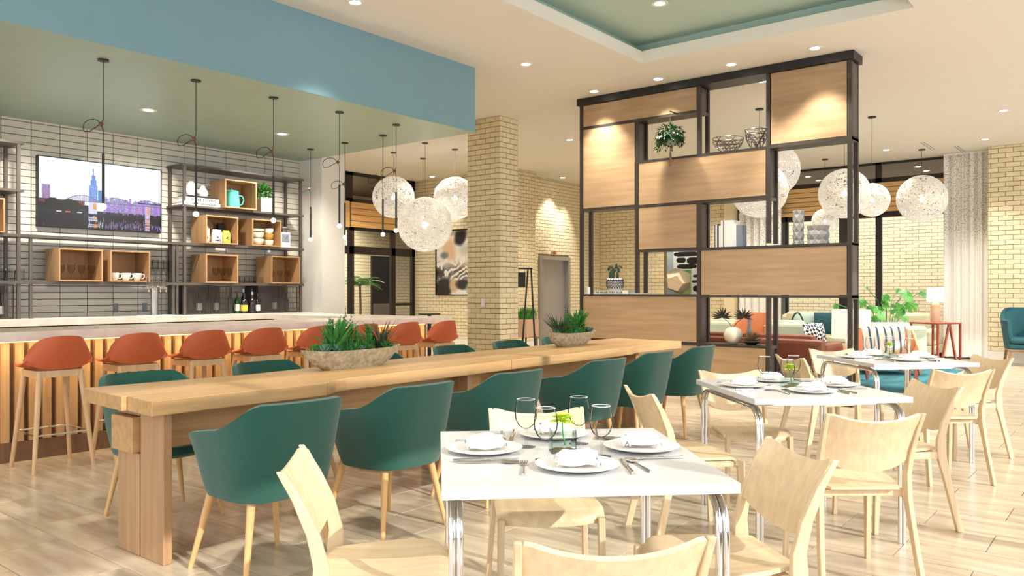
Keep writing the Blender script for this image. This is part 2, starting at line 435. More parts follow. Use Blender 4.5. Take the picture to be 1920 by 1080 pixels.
# art wall, its return and the elevator wall
wa = struct(MB().box(13.9, 14.1, 10.96, 14.3, 0, ZC).build('wall_art', MORTAR)); brick_face(wa, 'Y', 13.9, -1, 10.95, 14.2, .2, ZC)
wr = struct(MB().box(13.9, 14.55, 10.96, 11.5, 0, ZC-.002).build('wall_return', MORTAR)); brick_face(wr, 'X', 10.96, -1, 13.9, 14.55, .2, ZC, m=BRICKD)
EX0 = at(1009, 500, Y=11.36).x; EX1 = at(1066, 500, Y=11.36).x
we = struct(MB().box(14.55, EX0, 11.36, 11.5, 0, ZC).box(EX0, EX1, 11.36, 11.5, 2.17, ZC).box(EX1, 17.9, 11.36, 11.5, 0, ZC).build('wall_elevator', MORTAR))
cl = face_cells('X', 11.36, -1, 14.55, EX0, .2, 2.215, .2, .0806, .008, 0)+face_cells('X', 11.36, -1, EX1, 17.9, .2, 2.215, .2, .0806, .008, 0)+face_cells('X', 11.36, -1, 14.55, 17.9, 2.215, ZC, .2, .0806, .008, 0)
pieces(we, 'brick', cl, brick_mk('X', -1, .008), BRICK, 300)
# far wall behind the lounge (with a pier beside the left curtain)
FX = 17.9
HALL = (at(1245, 500, X=FX).y, at(1320, 500, X=FX).y)      # opening to the hall, seen through the divider
wf = struct(MB().box(FX, FX+.15, 7.5, HALL[1], 0, ZC).box(FX, FX+.15, HALL[0], 11.5, 0, ZC).box(FX, FX+.15, HALL[1], HALL[0], 2.6, ZC).build('wall_far', MORTAR))
brick_face(wf, 'Y', FX, -1, 7.5, HALL[1], .2, ZC, .24, .09, cap=200); brick_face(wf, 'Y', FX, -1, HALL[0], 11.35, .2, ZC, .24, .09, cap=150)
struct(MB().box(19.6, 19.7, 7, 14, 0, ZC).build('wall_hall', mat('hall_grey', (164, 176, 176), .7, vary=.01)))
# right brick wall
wr2 = struct(MB().box(17.31, 18.2, -2, 2.4, 0, ZC).build('wall_right', MORTAR))
brick_face(wr2, 'Y', 17.31, -1, .2, 2.4, .2, ZC, .24, .09, cap=300); brick_face(wr2, 'X', 2.4, 1, 17.31, 17.9, .2, ZC, .24, .09, cap=0)
for n, a in (('baseboard_right', (17.285, 17.31, -2, 2.4)), ('baseboard_far', (FX-.02, FX, 7.5, HALL[1])), ('baseboard_art', (13.875, 13.9, 10.95, 14.2)), ('baseboard_return', (13.9, 14.55, 10.93, 10.96)), ('baseboard_elevator', (14.55, EX0, 11.33, 11.36))):
    struct(MB().box(*a, 0, .2).build(n, WHITE_P))

# storefront (dark bronze framing) behind the bar: plane Y = 14.2
def framed(name, axis, plane, bars, panes, m=FRAME_B, th=.08):
    """bars / panes: (a0, a1, z0, z1) rectangles in the plane"""
    r = None
    for k, (a0, a1, z0, z1) in enumerate(bars):
        b = MB().box(a0, a1, plane-th/2, plane+th/2, z0, z1) if axis == 'X' else MB().box(plane-th/2, plane+th/2, a0, a1, z0, z1)
        if r is None: r = struct(b.build(name, m))
        else: b.build('frame_bar', m, r)
    for a0, a1, z0, z1 in panes:
        b = MB().box(a0, a1, plane-.004, plane+.004, z0, z1) if axis == 'X' else MB().box(plane-.004, plane+.004, a0, a1, z0, z1)
        b.build('pane', PANE, r)
    return r
def sx(px): return at(px, 500, Y=14.2).x
def sz(px, py, **k): return at(px, py, **k).z
xa, xb = 7.74, 13.88
z_hd = sz(700, 470, Y=14.2); z_b0 = sz(700, 430, Y=14.2); z_b1 = sz(700, 383, Y=14.2)
p1, p2, p3, p4 = sx(653), sx(658), sx(735), sx(774)
v1, v2 = sx(695), sx(700)
framed('window_1', 'X', 14.2, [(xa, xb, ZC-.08, ZC), (xa, xb, z_b1, z_b1+.08), (xa, xb, z_b0-.06, z_b0), (xa, xb, z_hd-.1, z_hd+.08), (p1-.08, p2+.02, z_b1, ZC), (p1, p2+.06, 0, z_b0),
    (xb-.1, xb, 0, ZC), (p3-.05, p3+.08, 0, z_b0), (p3+.08, xb-.08, .98, 1.04), (9.2, 9.3, 0, ZC)],
    [(9.3, p1, 0, z_hd), (p2, p3, 0, z_hd), (p3+.08, xb-.1, 0, z_hd), (xa, p3, z_hd, z_b0), (p3, xb-.1, z_hd, z_b0), (xa, xb-.1, z_b1+.08, ZC-.08)])
bw = struct(MB().box(xa, xb, 14.22, 14.3, z_b0, z_b1).build('wall_band', FRAME_B))
n = 4; hh = (z_b1-z_b0-.01)/n
for k in range(n): MB().box(p1+.02, p4-.02, 14.12, 14.15, z_b0+k*hh+.012, z_b0+(k+1)*hh).build('band_plank', BANDWX, bw)
MB().box(xa, p1, 14.14, 14.16, z_b0, z_b1).build('band_plank', BANDWX, bw)
# beyond it
wo = struct(MB().box(9, 18, 17.4, 17.6, 0, 5).build('wall_porch', MORTAR)); brick_face(wo, 'X', 17.4, -1, 10.5, 17, 0, 4.2, .24, .09, cap=300)
dx0, dx1 = at(694, 500, Y=17.4).x, at(732, 500, Y=17.4).x
d1 = struct(MB().box(dx0, dx1, 17.3, 17.38, .1, sz(712, 481, Y=17.4), FRAME_B).build('door_1')); MB().box(dx0+.03, dx1-.03, 17.28, 17.3, .2, sz(712, 567, Y=17.4)-.03, mat('kick_plate', (128, 118, 112), .4, .5)).build('kick_plate', None, d1)
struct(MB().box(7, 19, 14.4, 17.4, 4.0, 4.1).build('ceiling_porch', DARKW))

# window wall of the lounge: plane X = 18
WX = 18.0
def sy(px): return at(px, 500, X=WX).y
zb0, zb1 = sz(1690, 396, X=WX), sz(1690, 340, X=WX)
wy0, wy1 = 2.45, 7.5
m1, m2 = sy(1583), sy(1648)
framed('window_2', 'Y', WX, [(wy0, wy1, ZC-.05, ZC), (wy0, wy1, zb1, zb1+.1), (wy0, wy1, zb0-.1, zb0), (wy0, wy1, 0, .08), (wy1-.1, wy1, 0, ZC), (wy0, wy0+.1, 0, ZC), (m1-.1, m1+.1, 0, zb0), (m2-.06, m2+.06, 0, zb0), (m2-.06, m2+.06, zb1, ZC), (sy(1476)-.02, sy(1476)+.03, 0, zb0)],
       [(wy0+.1, m2-.06, .08, zb0-.1), (m2+.06, m1-.1, .08, zb0-.1), (m1+.1, wy1-.1, .08, zb0-.1), (wy0+.1, wy1-.1, zb1+.1, ZC-.05)])
bw = struct(MB().box(WX+.01, WX+.08, wy0, wy1, zb0, zb1).build('wall_spandrel', FRAME_B))
n = 6; hh = (zb1-zb0)/n
for k in range(n): MB().box(WX-.06, WX-.03, wy0, wy1, zb0+k*hh+.012, zb0+(k+1)*hh).build('band_plank', BANDW, bw)
wo = struct(MB().box(26, 26.2, 1, 14, 0, 5.2).build('wall_courtyard', MORTAR)); brick_face(wo, 'Y', 26, -1, 2.5, 12, 0, 4.6, .34, .105, .012, cap=300)
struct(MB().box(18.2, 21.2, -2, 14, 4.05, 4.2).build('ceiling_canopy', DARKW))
b = MB()
# facade on the sunny side (outside the frame) with mullions and a transom band shaped to shade the green chairs
b = MB()
for k in range(8): b.box(-3.2+k*2.6, -3.1+k*2.6, -2.05, -1.95, 0, ZC)
b.box(-3.2, 17.3, -2.06, -1.94, 3.05, 3.62); b.box(-3.2, 17.3, -2.06, -1.94, 0, .1); b.box(-3.2, 17.3, -2.06, -1.94, ZC-.1, ZC)
struct(b.build('window_3', FRAME_B))

# divider furniture grid (metal frame with veneer panels), plane X = 9.44 to 9.72
GX, GB = 9.44, 9.72
gy = lambda px: at(px, 500, X=GX).y
YL, YA, YB, YC, YR = gy(1087), gy(1193.5), gy(1310), gy(1440), gy(1597)
ps = .048
div = thing('room_divider', 'tall dark metal frame divider with oak veneer panels and open shelf bays', 'divider', (GX, YR, 0))
def dbox(name, m, x0, x1, y0, y1, z0, z1, label=None, bev=0):
    o = MB().box(x0-GX, x1-GX, y0-YR, y1-YR, z0, z1).build(name, m, div, bevel=bev)
    return o
dbox('top_beam', BLACK, GX-.03, GB+.04, YR-.03, YL+.03, 3.93, 4.025)
dbox('base_rail', STEEL_D, GX, GB, YR, YL, 0, .05)
def post(yc, z0, z1, back=True):
    dbox('front_post', STEEL_D, GX, GX+ps, yc-ps/2, yc+ps/2, z0, z1)
    if back: dbox('rear_post', STEEL_D, GB-ps, GB, yc-ps/2, yc+ps/2, z0, z1)
post(YL-ps/2, .05, 3.93); post(YR+ps/2, .05, 3.93)
post(YA, 1.29, 3.60); post(YB, 3.06, 3.93); post(YB, .05, 2.46); post(YC, 1.89, 3.93); post(YC, .05, 1.26)
def shelf(ya, yb, z, t=.03, solid=True):
    dbox('shelf', STEEL_D, GX+.002, GB-.002 if solid else GX+ps, yb, ya, z-t, z)
shelf(YL, YB, 3.625); shelf(YL, YA, 2.475); shelf(YA, YC, 3.06); shelf(YA, YC, 2.465, ); shelf(YC, YR, 3.07, .04); shelf(YA, YB, 1.87); shelf(YB, YR, 1.865)
shelf(YL, YB, 1.275); shelf(YB, YR, 1.265); shelf(YL, YC, .655)
def panel(ya, yb, z0, z1, both=True):
    dbox('panel', VENEER, GX+.006, GX+.026, yb+.008, ya-.008, z0, z1)
    if both: dbox('panel', VENEER, GB-.026, GB-.006, yb+.008, ya-.008, z0, z1)
h2 = ps/2
panel(YL-ps, YB+h2, 3.63, 3.925); panel(YL-ps, YA+h2, 2.48, 3.59); panel(YA-h2, YC+h2, 2.47, 3.03); panel(YC-h2, YR+ps, 3.075, 3.925)
panel(YA-h2, YB+h2, 1.875, 2.43); panel(YB-h2, YR+ps, 1.27, 1.83); panel(YL-ps, YB+h2, .66, 1.24); panel(YL-ps, YC+h2, .055, .62)
def side(yc, z0, z1): dbox('side_sheet', STEEL_W, GX+ps, GB-ps, yc-.006, yc+.006, z0, z1)
side(YA+.01, 3.06, 3.59); side(YB, 1.87, 2.43); side(YB, .66, 1.24); side(YC+.01, 2.47, 3.03); side(YB, 3.63, 3.92); side(YR+.01, 3.08, 3.92); side(YR+.01, 1.27, 1.83); side(YC+.01, .06, .62)
for yc, z in ((YB, 3.62), (YC, 2.45), (YR+.02, 3.06), (YR+.02, 1.86), (YR+.02, 1.26), (YC, .65)): dbox('cross_rail', STEEL_W, GX+ps, GB-ps, yc-.02, yc+.02, z-.04, z)

# ---------------------------------------------------------------- lights in the room
glow = MB().lathe([(.05, 0), (.05, .004)], 20, m=LEDE)
dl = thing('ceiling_downlight', 'x', 'downlight')
MB().lathe([(.055, .0), (.085, -.002), (.088, .004), (.055, .006)], 28, m=SIGNW, caps=False).build('trim_ring', SIGNW, dl)
MB().lathe([(.0, .001), (.055, .001), (.055, .004)], 24).build('diffuser', LEDE, dl)
mkdl = Repeat(dl); LBL = {}
DLS = [(666, 4, ZC, 'round downlight at the top edge above the blue soffit corner'), (986, 120, ZC, 'round downlight between the soffit corner and the ceiling tray'), (1114, 171, ZC, 'round downlight by the left end of the divider top'),
       (1234, 148, ZC, 'second round downlight along the divider top from the left'), (1371, 120.5, ZC, 'third round downlight along the divider top, left of its tall right panel'), (1528, 90, ZC, 'round downlight above the right end of the divider'),
       (1237, 6, 4.30, 'round downlight inside the green ceiling tray'), (1882, 207, ZC, 'round downlight nearest the right frame edge'), (1847, 261, ZC, 'round downlight above the right brick wall'), (1662, 281, ZC, 'round downlight above the lounge windows'),
       (1068, 262, ZC, 'round downlight between brick column and divider'), (1430, 152, ZC, 'round downlight seen through the open top bay of the divider'), (1055, 333, ZC, 'small round downlight in front of the elevator wall'),
       (810, 331, ZC, 'small downlight by the painting wall behind globe lamps'), (278, 206, 3.246, 'round downlight in the green soffit above the television'), (529, 251, 3.246, 'round downlight in the green soffit near the pendant tubes')]
for px, py, z, lb in DLS:
    p = at(px, py, z=z); mkdl((p.x, p.y, z-.006), 0, lb, 'round ceiling downlights')
    e = 60 if z > 4 else 45
    lamp('downlight_beam', 'SPOT', (p.x, p.y, z-.03), e*3.0, SOFT, (p.x, p.y, 0), spot_size=1.5, spot_blend=.6, shadow_soft_size=.05)
# wall washers that draw the scallops on the divider and brick
for y in (3.3, 4.9, 5.9): lamp('washer_beam', 'SPOT', (GX-.55, y, ZC-.03), 120, SOFT, (GX, y, 2.4), spot_size=.9, spot_blend=.8, shadow_soft_size=.04)
lamp('washer_beam', 'SPOT', (16.2, 10.8, ZC-.03), 150, SOFT, (16.2, 11.4, 2.2), spot_size=.9, spot_blend=.8, shadow_soft_size=.04)
for x, y in ((1.5, 3), (4, .5), (7, 0.5), (11.5, 4), (12, 7.5), (14.5, 5), (14, 1), (11, 10.5), (11.5, 12.8), (9, 12), (16.3, 8.5), (15.5, 2.6), (16.5, 6), (13.2, 9.4), (13, 3)):
    lamp('room_fill_spot', 'SPOT', (x, y, ZC-.02), 250 if x < 10 else 420, SOFT, (x, y, 0), spot_size=2.2, spot_blend=.8, shadow_soft_size=.12)  # spots without fixtures, added as fill for the lounge and back walls
for x in (1.5, 3.2, 4.9, 6.4): lamp('bar_downlight', 'SPOT', (x, 8.6, 3.2), 230, SOFT, (x, 9.5, 1.4), spot_size=2.0, spot_blend=.8, shadow_soft_size=.08)
o = lamp('counter_strip', 'AREA', (4.2, 6.66, .925), 22, (1, .76, .44), (4.2, 6.80, .3), shape='RECTANGLE', size=5.4, size_y=.02)

for x in (10.5, 12, 13.5): lamp('porch_fill_spot', 'SPOT', (x, 16.2, 3.95), 800, SOFT, (x, 16.8, 1), spot_size=2.3, spot_blend=.8, shadow_soft_size=.1)  # added spots that brighten the porch brick behind the glass
lamp('hall_downlight', 'SPOT', (18.9, 10.6, 3.9), 300, SOFT, (19.3, 10.6, 1), spot_size=2.3, spot_blend=.8, shadow_soft_size=.1)
for y in (4, 7, 10): lamp('courtyard_fill_spot', 'SPOT', (23.0, y, 4.0), 230, SOFT, (26, y, 1.6), spot_size=2.4, spot_blend=.9, shadow_soft_size=.15)  # fill added to lift the courtyard brick outside the windows
# canopy downlights
for i, (px, py) in enumerate(((1705, 303), (1721, 312), (1737, 320), (1515, 331), (1535, 338))):
    p = at(px, py, z=4.05); mkdl((p.x, p.y, 4.044), 0, 'small downlight in the dark canopy outside, %s' % ('first of the right three', 'middle of the right three', 'last of the right three', 'first behind the divider', 'second behind the divider')[i], 'round ceiling downlights')

# ---------------------------------------------------------------- bar
bar = thing('bar_counter', 'long white quartz bar counter with lit vertical oak slats below', 'bar counter', (4.4, 6.47, 0))
def bx(name, m, x0, x1, y0, y1, z0, z1, par=None, ori=(4.4, 6.47), bev=0):
    return MB().box(x0-ori[0], x1-ori[0], y0-ori[1], y1-ori[1], z0, z1).build(name, m, par or bar, bevel=bev)
XL, XR = 2.17, 6.95
bx('countertop', QUARTZ, XL, XR, 6.47, 7.22, .94, 1.01, bev=.003)
bx('countertop', QUARTZ, 6.25, XR, 7.222, 9.0, .94, 1.01, bev=.003)
bx('back_panel', SLATD, 1.4, XR-.05, 6.85, 7.1, 0, .94); bx('back_panel', SLATD, 6.35, XR-.05, 7.1, 9.0, 0, .94)
bx('kick_board', SLATD, 1.4, XR-.05, 6.80, 6.849, 0, .15)
bx('led_strip', LEDSTRIP, XL+.05, XR-.1, 6.815, 6.835, .915, .938)
x = 1.42; sl = None
while x < XR-.1:
    if sl is None: sl = MB().box(-.03, .03, -.022, .022, .152, .91).build('slat', SLATW, bar); o = sl
    else: o = bpy.data.objects.new('slat', sl.data); COL.objects.link(o); o.parent = bar
    o.location = (x+.03-4.4, 6.826-6.47, 0); x += .099
# back counter with drawers
bc = thing('back_counter', 'white topped back bar counter against the tiled wall', 'counter', (4.4, 9.2, 0))
o2 = (4.4, 9.2)
bx('countertop', QUARTZ, 1.0, 7.30, 9.2, 9.895, .942, 1.015, bc, o2, .003)
bx('cabinet_body', BLACK, 1.0, 7.30, 9.26, 9.89, 0, .941, bc, o2)
x = 1.05
while x < 7.1:
    d = bx('drawer', SLATW, x, x+.74, 9.235, 9.258, .12, .93, bc, o2); x += .75
    
# ---------------------------------------------------------------- bar stools
st = thing('bar_stool', 'x', 'bar stool')
def shell(u, v):
    s = u*2-1                                     # across
    if v < .5:
        t = v/.5; y = .215-.39*t; z = .748-.012*math.sin(PI*t); hw = .185+.05*math.sin(PI*min(1, t*.62)); lift = .012+.05*t*t
        return (s*hw, y+.0*s*s, z+lift*abs(s)**3)
    t = (v-.5)/.5; a = t*PI/2; sq = abs(s)
    hw = .212+.034*math.sin(PI*min(1, t*.9))
    y = -.175-.05*math.sin(a)-.02*t+(.03+.15*t)*sq**2.2
    z = .738+.02*(1-math.cos(a))+.225*t*(1-.55*sq**5-.10*sq**2)+.04*(1-t)*sq**3
    return (s*hw*(1-.10*t*t*sq**8), y, z)
MB().sheet(shell, 20, 26, .014).build('seat_shell', ORANGE, st, smooth=True)
MB().box(-.15, .15, -.16, -.13, .68, .73).box(-.15, .15, .13, .16, .68, .73).box(-.16, -.13, -.13, .13, .68, .73).box(.13, .16, -.13, .13, .68, .73).build('seat_frame', BEECHP, st)
for a, c in ((-1, -1), (1, -1), (1, 1), (-1, 1)): MB().tube([(a*.14, c*.14, .72), (a*.205, c*.215, 0)], [.022, .014], 12).build('leg', BEECHP, st, smooth=True)
g = [(a*.178, c*.188, .27) for a, c in ((-1, -1), (1, -1), (1, 1), (-1, 1))]
MB().tube(g, .007, 8, closed=True).build('foot_rail', CHROME, st, smooth=True)
mk = Repeat(st)
side_lb = ['orange low-back bar stool nearest the left frame edge', 'second orange bar stool from the left, behind the nearest green chair back', 'third orange bar stool from the left, beneath the television wall shelf', 'fourth orange bar stool from the left, left of the near planter',
           'orange bar stool hidden behind the near planter, its left side showing', 'orange bar stool rising behind the right half of the near planter', 'second orange bar stool from the right end of the bar', 'orange bar stool at the far right end of the bar']
for k in range(8): mk((2.52+.583*k, 6.405, 0), rnd.uniform(-.05, .05), side_lb[k], 'orange stools along the bar')

# ---------------------------------------------------------------- long oak table
Zt = .80
LT = (1.81, 3.9)
tb = thing('communal_table', 'long live-edge oak communal table with thick slab legs', 'table', (LT[0], LT[1], 0))
def tp(px, py):
    p = at(px, py, z=Zt); return (p.x-LT[0], p.y-LT[1])
front = [tp(284.4, 752.7), tp(400, 739.7), tp(520, 727), tp(585, 720.5), tp(612, 717.5), tp(629, 712.5), tp(650, 709), tp(780, 694.5), tp(880, 684), tp(960, 674.6), tp(1040, 666), tp(1150, 654.5), tp(1186.5, 649.8), tp(1196, 647.2), tp(1278, 639.4)]
backp = [tp(156, 727.3), (1.0, .40), (2.2, .52), (3.4, .56), (4.6, .62), (5.2, .66), tp(1158, 633.7)]
seam0 = tp(234, 743)
def lerp_at(pts, x):
    for a, c in zip(pts, pts[1:]):
        if a[0] <= x <= c[0]: t = (x-a[0])/(c[0]-a[0]); return a[1]+(c[1]-a[1])*t
    return pts[-1][1] if x > pts[-1][0] else pts[0][1]
xs0 = front[9][0]; xe = front[-1][0]
mid = lambda x: seam0[1]+.045*x
def plank(x0, x1, lo, hi, gap):
    n = 10; xs = [x0+(x1-x0)*i/n for i in range(n+1)]
    pts = [(x, lo(x)) for x in xs]+[(x, hi(x)) for x in xs[::-1]]
    return MB().prism(pts, Zt-.072, Zt).build('tabletop_plank', OAK, tb, bevel=.004)
fx = lambda x: lerp_at(front, x); bk = lambda x: lerp_at(backp, x)
n = len(front)
A = [p for p in front if p[0] <= xs0-.001]+[(xs0-.002, fx(xs0))]
MB().prism(A+[(xs0-.002, mid(xs0)), (seam0[0]+.012, seam0[1]+.002)], Zt-.072, Zt).build('tabletop_plank', OAK, tb, bevel=.004)
Bp = [(xs0+.002, fx(xs0))]+[p for p in front if p[0] > xs0+.001]
MB().prism(Bp+[(xe+.01, mid(xe)), (xs0+.002, mid(xs0))], Zt-.072, Zt).build('tabletop_plank', OAK, tb, bevel=.004)
C1 = [p for p in backp if p[0] < xs0]
MB().prism([(seam0[0]-.012, seam0[1]+.006), (xs0-.002, mid(xs0)+.004), (xs0-.002, bk(xs0))]+C1[::-1], Zt-.072, Zt).build('tabletop_plank', OAK, tb, bevel=.004)
C2 = [p for p in backp if p[0] > xs0]
MB().prism([(xs0+.002, mid(xs0)+.004), (xe, mid(xe)+.004)]+C2[::-1]+[(xs0+.002, bk(xs0))], Zt-.072, Zt).build('tabletop_plank', OAK, tb, bevel=.004)
def lb(name, x0, x1, y0, y1, z0, z1, dy=0, m=None):
    return MB().box(x0-LT[0], x1-LT[0], y0-LT[1]+dy, y1-LT[1]+dy, z0, z1).build(name, m or OAKV, tb, bevel=.004)
for x, dy in ((1.93, 0), (4.2, .10), (4.85, .13), (6.75, .21)):
    lb('leg', x, x+.045, 3.662, 3.885, 0, Zt-.073, dy); lb('leg', x, x+.045, 3.895, 4.118, 0, .505, dy); lb('leg', x, x+.045, 3.895, 4.118, .69, Zt-.073, dy)
lb('stretcher_end', 1.895, 2.0, 3.897, 4.116, .51, .685, 0, OAK); lb('stretcher', 2.001, 4.5, 3.90, 4.10, .51, Zt-.073, 0, OAK); lb('stretcher', 4.52, 7.0, 4.06, 4.25, .51, Zt-.073, 0, OAK)

# ---------------------------------------------------------------- teal tub armchairs
tc = thing('tub_armchair', 'x', 'armchair')
def tub(u, v, inset=0.):
    th = math.radians(143+(397-143)*u); c, s_ = math.cos(th), math.sin(th); e = 2/3.4
    x = math.copysign(abs(c)**e, c)*.295; y = math.copysign(abs(s_)**e, s_)*.305
    dev = abs(u-.5)*2                                                     # 0 at the back, 1 at the arm tips
    t = min(1, max(0, (dev-.24)/.62)); t = t*t*(3-2*t); top = .812-.15*t-.025*max(0, dev-.85)/.15
    t2 = min(1, max(0, (dev-.8)/.2)); bot = .372+.01*t2
    k = .80+.20*v**.75; z = bot+(top-bot)*v
    sh = 1-.10*t2*(1-v)
    return (x*k*sh, y*k*sh-.02-.035*v*(1-dev), z)
MB().sheet(tub, 44, 10, .028, side=-1).build('shell', TEALF, tc, smooth=True)
prof = []
MB().lathe([(.9, 0), (1, .02), (1, .055), (.93, .075), (.0001, .085)], 32, (0, .0, .365), sx=.235, sy=.24).build('seat_base', TEALF, tc, smooth=True)
MB().lathe([(.9, 0), (1, .015), (1, .05), (.9, .07), (.0001, .08)], 32, (0, .03, .43), sx=.235, sy=.235).build('seat_cushion', TEALF, tc, smooth=True)
for a, c in ((-1, -1), (1, -1), (1, 1), (-1, 1)): MB().tube([(a*.165, c*.165-.01, .385), (a*.235, c*.235, 0)], [.021, .011], 12).build('leg', BEECH, tc, smooth=True)
mk = Repeat(tc)
near = [(2.22, 3.29), (3.03, 3.32), (3.90, 3.35), (5.0, 3.39), (5.87, 3.45), (6.73, 3.47)]
nl = ['green tub armchair nearest the camera on the near side of the long table', 'second green tub armchair from the near end, its back facing the camera', 'third green tub armchair on the near side, directly behind the nearest white table', 'fourth green tub armchair on the near side, behind the wine glasses',
      'fifth green tub armchair on the near side, left of the last one', 'green tub armchair at the far end of the near side, beside the divider']
for (x, y), lbl in zip(near, nl): mk((x, y, 0), rnd.uniform(-.03, .03), lbl, 'green tub chairs on the near side of the long table')
farc = [(2.38, 4.50), (3.28, 4.56), (4.35, 4.62), (5.33, 4.68), (6.22, 4.74), (7.08, 4.78)]
fl = ['green tub armchair across the long table at its near left end', 'green tub armchair across the long table, its rounded back left of the near planter', 'green tub armchair across the long table, hidden behind the near planter', 'green tub armchair across the long table in front of the bar end',
      'green tub armchair across the long table in front of the brick column', 'green tub armchair across the long table behind the far planter']
for (x, y), lbl in zip(farc, fl): mk((x, y, 0), PI+rnd.uniform(-.03, .03), lbl, 'green tub chairs on the far side of the long table')

# ---------------------------------------------------------------- white tables
TA = math.radians(5.3)
UA = TH-PI/2+TA                     # world angle of a table's u axis (to the right)
def tw(tc_, u, v, z=0.):            # table-local (u right, v away) to world
    lat = tc_[0]+u*math.cos(TA)-v*math.sin(TA); d = tc_[1]+u*math.sin(TA)+v*math.cos(TA)
    return cw(lat, d, z)
T1, T2, T3 = (.184, 2.67), (1.596, 4.519), (3.09, 6.49)
ZW = .763
wt = thing('white_table', 'x', 'table')
MB().box(-.42, .42, -.46, .46, ZW-.03, ZW).build('tabletop', WTOP, wt, bevel=.003)
for sx_ in (-1, 1):
    for off in (0, 1):
        x = sx_*(.39-.021*off); R = .09; pts = [(x, -.425, 0)]
        pts += [(x, -.425, .40), (x, -.425, ZW-.055-R)]
        pts += [(x, -.425+R*(1-math.cos(a)), ZW-.055-R+R*math.sin(a)) for a in (PI/12*i for i in range(1, 7))]
        pts += [(x, .425-R*(1-math.cos(a)), ZW-.055-R+R*math.sin(a)) for a in (PI/12*i for i in range(6, 0, -1))]
        pts += [(x, .425, ZW-.055-R), (x, .425, .4), (x, .425, 0)]
        MB().tube(pts, .0105, 12).build('leg_frame', CHROME, wt, smooth=True)
MB().box(-.36, .36, -.30, -.27, ZW-.058, ZW-.031).box(-.36, .36, .27, .30, ZW-.058, ZW-.031).build('cross_bar', CHROME, wt)
mkt = Repeat(wt)
for c, lbl in ((T1, 'white square dining table nearest the camera, with chrome legs'), (T2, 'white square dining table in the middle of the diagonal row'), (T3, 'white square dining table farthest away, beside the lounge')):
    mkt(tw(c, 0, 0), UA, lbl, 'white dining tables')

# ---------------------------------------------------------------- bentwood chairs (faces +y, origin between the rear feet)
wc = thing('bentwood_chair', 'x', 'chair')
def legy(z): 
    P = [(0, 0.0), (.22, .052), (.40, .092), (.50, .096), (.60, .072), (.70, .028), (.80, -.03)]
    for a, c in zip(P, P[1:]):
        if a[0] <= z <= c[0]: t = (z-a[0])/(c[0]-a[0]); return a[1]+(c[1]-a[1])*t
    return P[-1][1]
def backf(u, v):
    s = u*2-1; q_ = abs(s)
    top = .748+.042*q_**2.2-.030*max(0, (q_-.86)/.14)**2; bot = .522+.056*q_**2.4
    z = bot+(top-bot)*v; x = s*(.196+.016*v*v)
    return (x, legy(z)-.048*(1-s*s)-.0, z)
MB().sheet(backf, 24, 12, .013, side=-1).build('backrest', BIRCHX, wc, smooth=True)
def seatf(u, v):
    s = u*2-1; t = v
    y = .075+.40*min(1, t/.85); z = .452-.014*math.sin(PI*min(1, t/.8))*(1-s*s)
    if t > .72:
        a = (t-.72)/.28; z -= .055*a*a*(1-.15*s*s); y = .075+.40*(.72/.85)+.075*math.sin(a*PI/2)*1.0
    hw = .15+.062*math.sin(min(1, t/.62)*PI/2)
    return (s*hw, y-.0*s*s-.045*abs(s)**3*(1 if t > .5 else 0)*min(1, (t-.5)*2), z)
MB().sheet(seatf, 20, 26, .014, side=-1).build('seat', BIRCH, wc, smooth=True)
for sx_ in (-1, 1):
    zs = [0, .11, .22, .31, .40, .45, .50, .55, .60, .65, .70, .74, .785]
    b = MB(); vs = []; fs = []
    for z in zs:
        x = sx_*(.220-.026*min(1, z/.42)+.012*max(0, (z-.5)/.29)); wx = .011*(1-.25*max(0, z-.5)/.3); wy = .019+.008*math.exp(-((z-.43)/.09)**2)-.010*max(0, (z-.62)/.17)
        y = legy(z)
        vs += [(x-wx, y-wy, z), (x+wx, y-wy, z), (x+wx, y+wy, z), (x-wx, y+wy, z)]
    N = len(zs)
    fs = [(3, 2, 1, 0), tuple(4*(N-1)+k for k in range(4))]+[(4*i+k, 4*i+(k+1) % 4, 4*i+4+(k+1) % 4, 4*i+4+k) for i in range(N-1) for k in range(4)]
    b.add(vs, fs).build('leg', BIRCHX, wc, smooth=True, bevel=.003)
    b = MB(); b.bar((sx_*.202, .485, 0), (sx_*.195, .465, .425), .022, .024, w2=.026, h2=.04, up=(0, 1, 0)); b.build('leg', BIRCHX, wc, bevel=.003)
    MB().bar((sx_*.189, .10, .412), (sx_*.189, .46, .414), .02, .040, h2=.03).build('seat_rail', BIRCHX, wc, bevel=.003)
MB().bar((-.2, .12, .415), (.2, .12, .415), .02, .03).bar((-.2, .44, .405), (.2, .44, .405), .018, .022).build('seat_rail', BIRCHX, wc, bevel=.003)
mkc = Repeat(wc)
FV = TH-PI/2+TA            # rotation of a chair that faces away from the camera (+v)
def chair(lat, d, face, lbl, rot=0.):
    """(lat, d): middle of the rear feet; face: a=away, l=left, r=right, c=towards the camera"""
    r = FV+{'a': 0, 'r': -PI/2, 'l': PI/2, 'c': PI}[face]+math.radians(rot)
    mkc(cw(lat, d), r, lbl, 'pale bentwood dining chairs')
chair(-.668, 2.50, 'r', 'pale bentwood chair at the left side of the nearest white table', 1)
chair(.11, 3.56, 'c', 'pale bentwood chair tucked under the far side of the nearest white table')
chair(.935, 2.655, 'l', 'pale bentwood chair at the right side of the nearest white table', 5)
chair(.215, 1.69, 'a', 'pale bentwood chair in the bottom foreground, back to the camera')
chair(.69, 4.25, 'r', 'pale bentwood chair left of the middle white table, near the green chairs', 6)
chair(1.45, 5.30, 'c', 'pale bentwood chair on the far side of the middle white table')
chair(1.545, 3.42, 'a', 'pale bentwood chair in front of the middle white table, back to the camera', -4)
chair(2.40, 4.56, 'l', 'pale bentwood chair at the right side of the middle white table', 3)
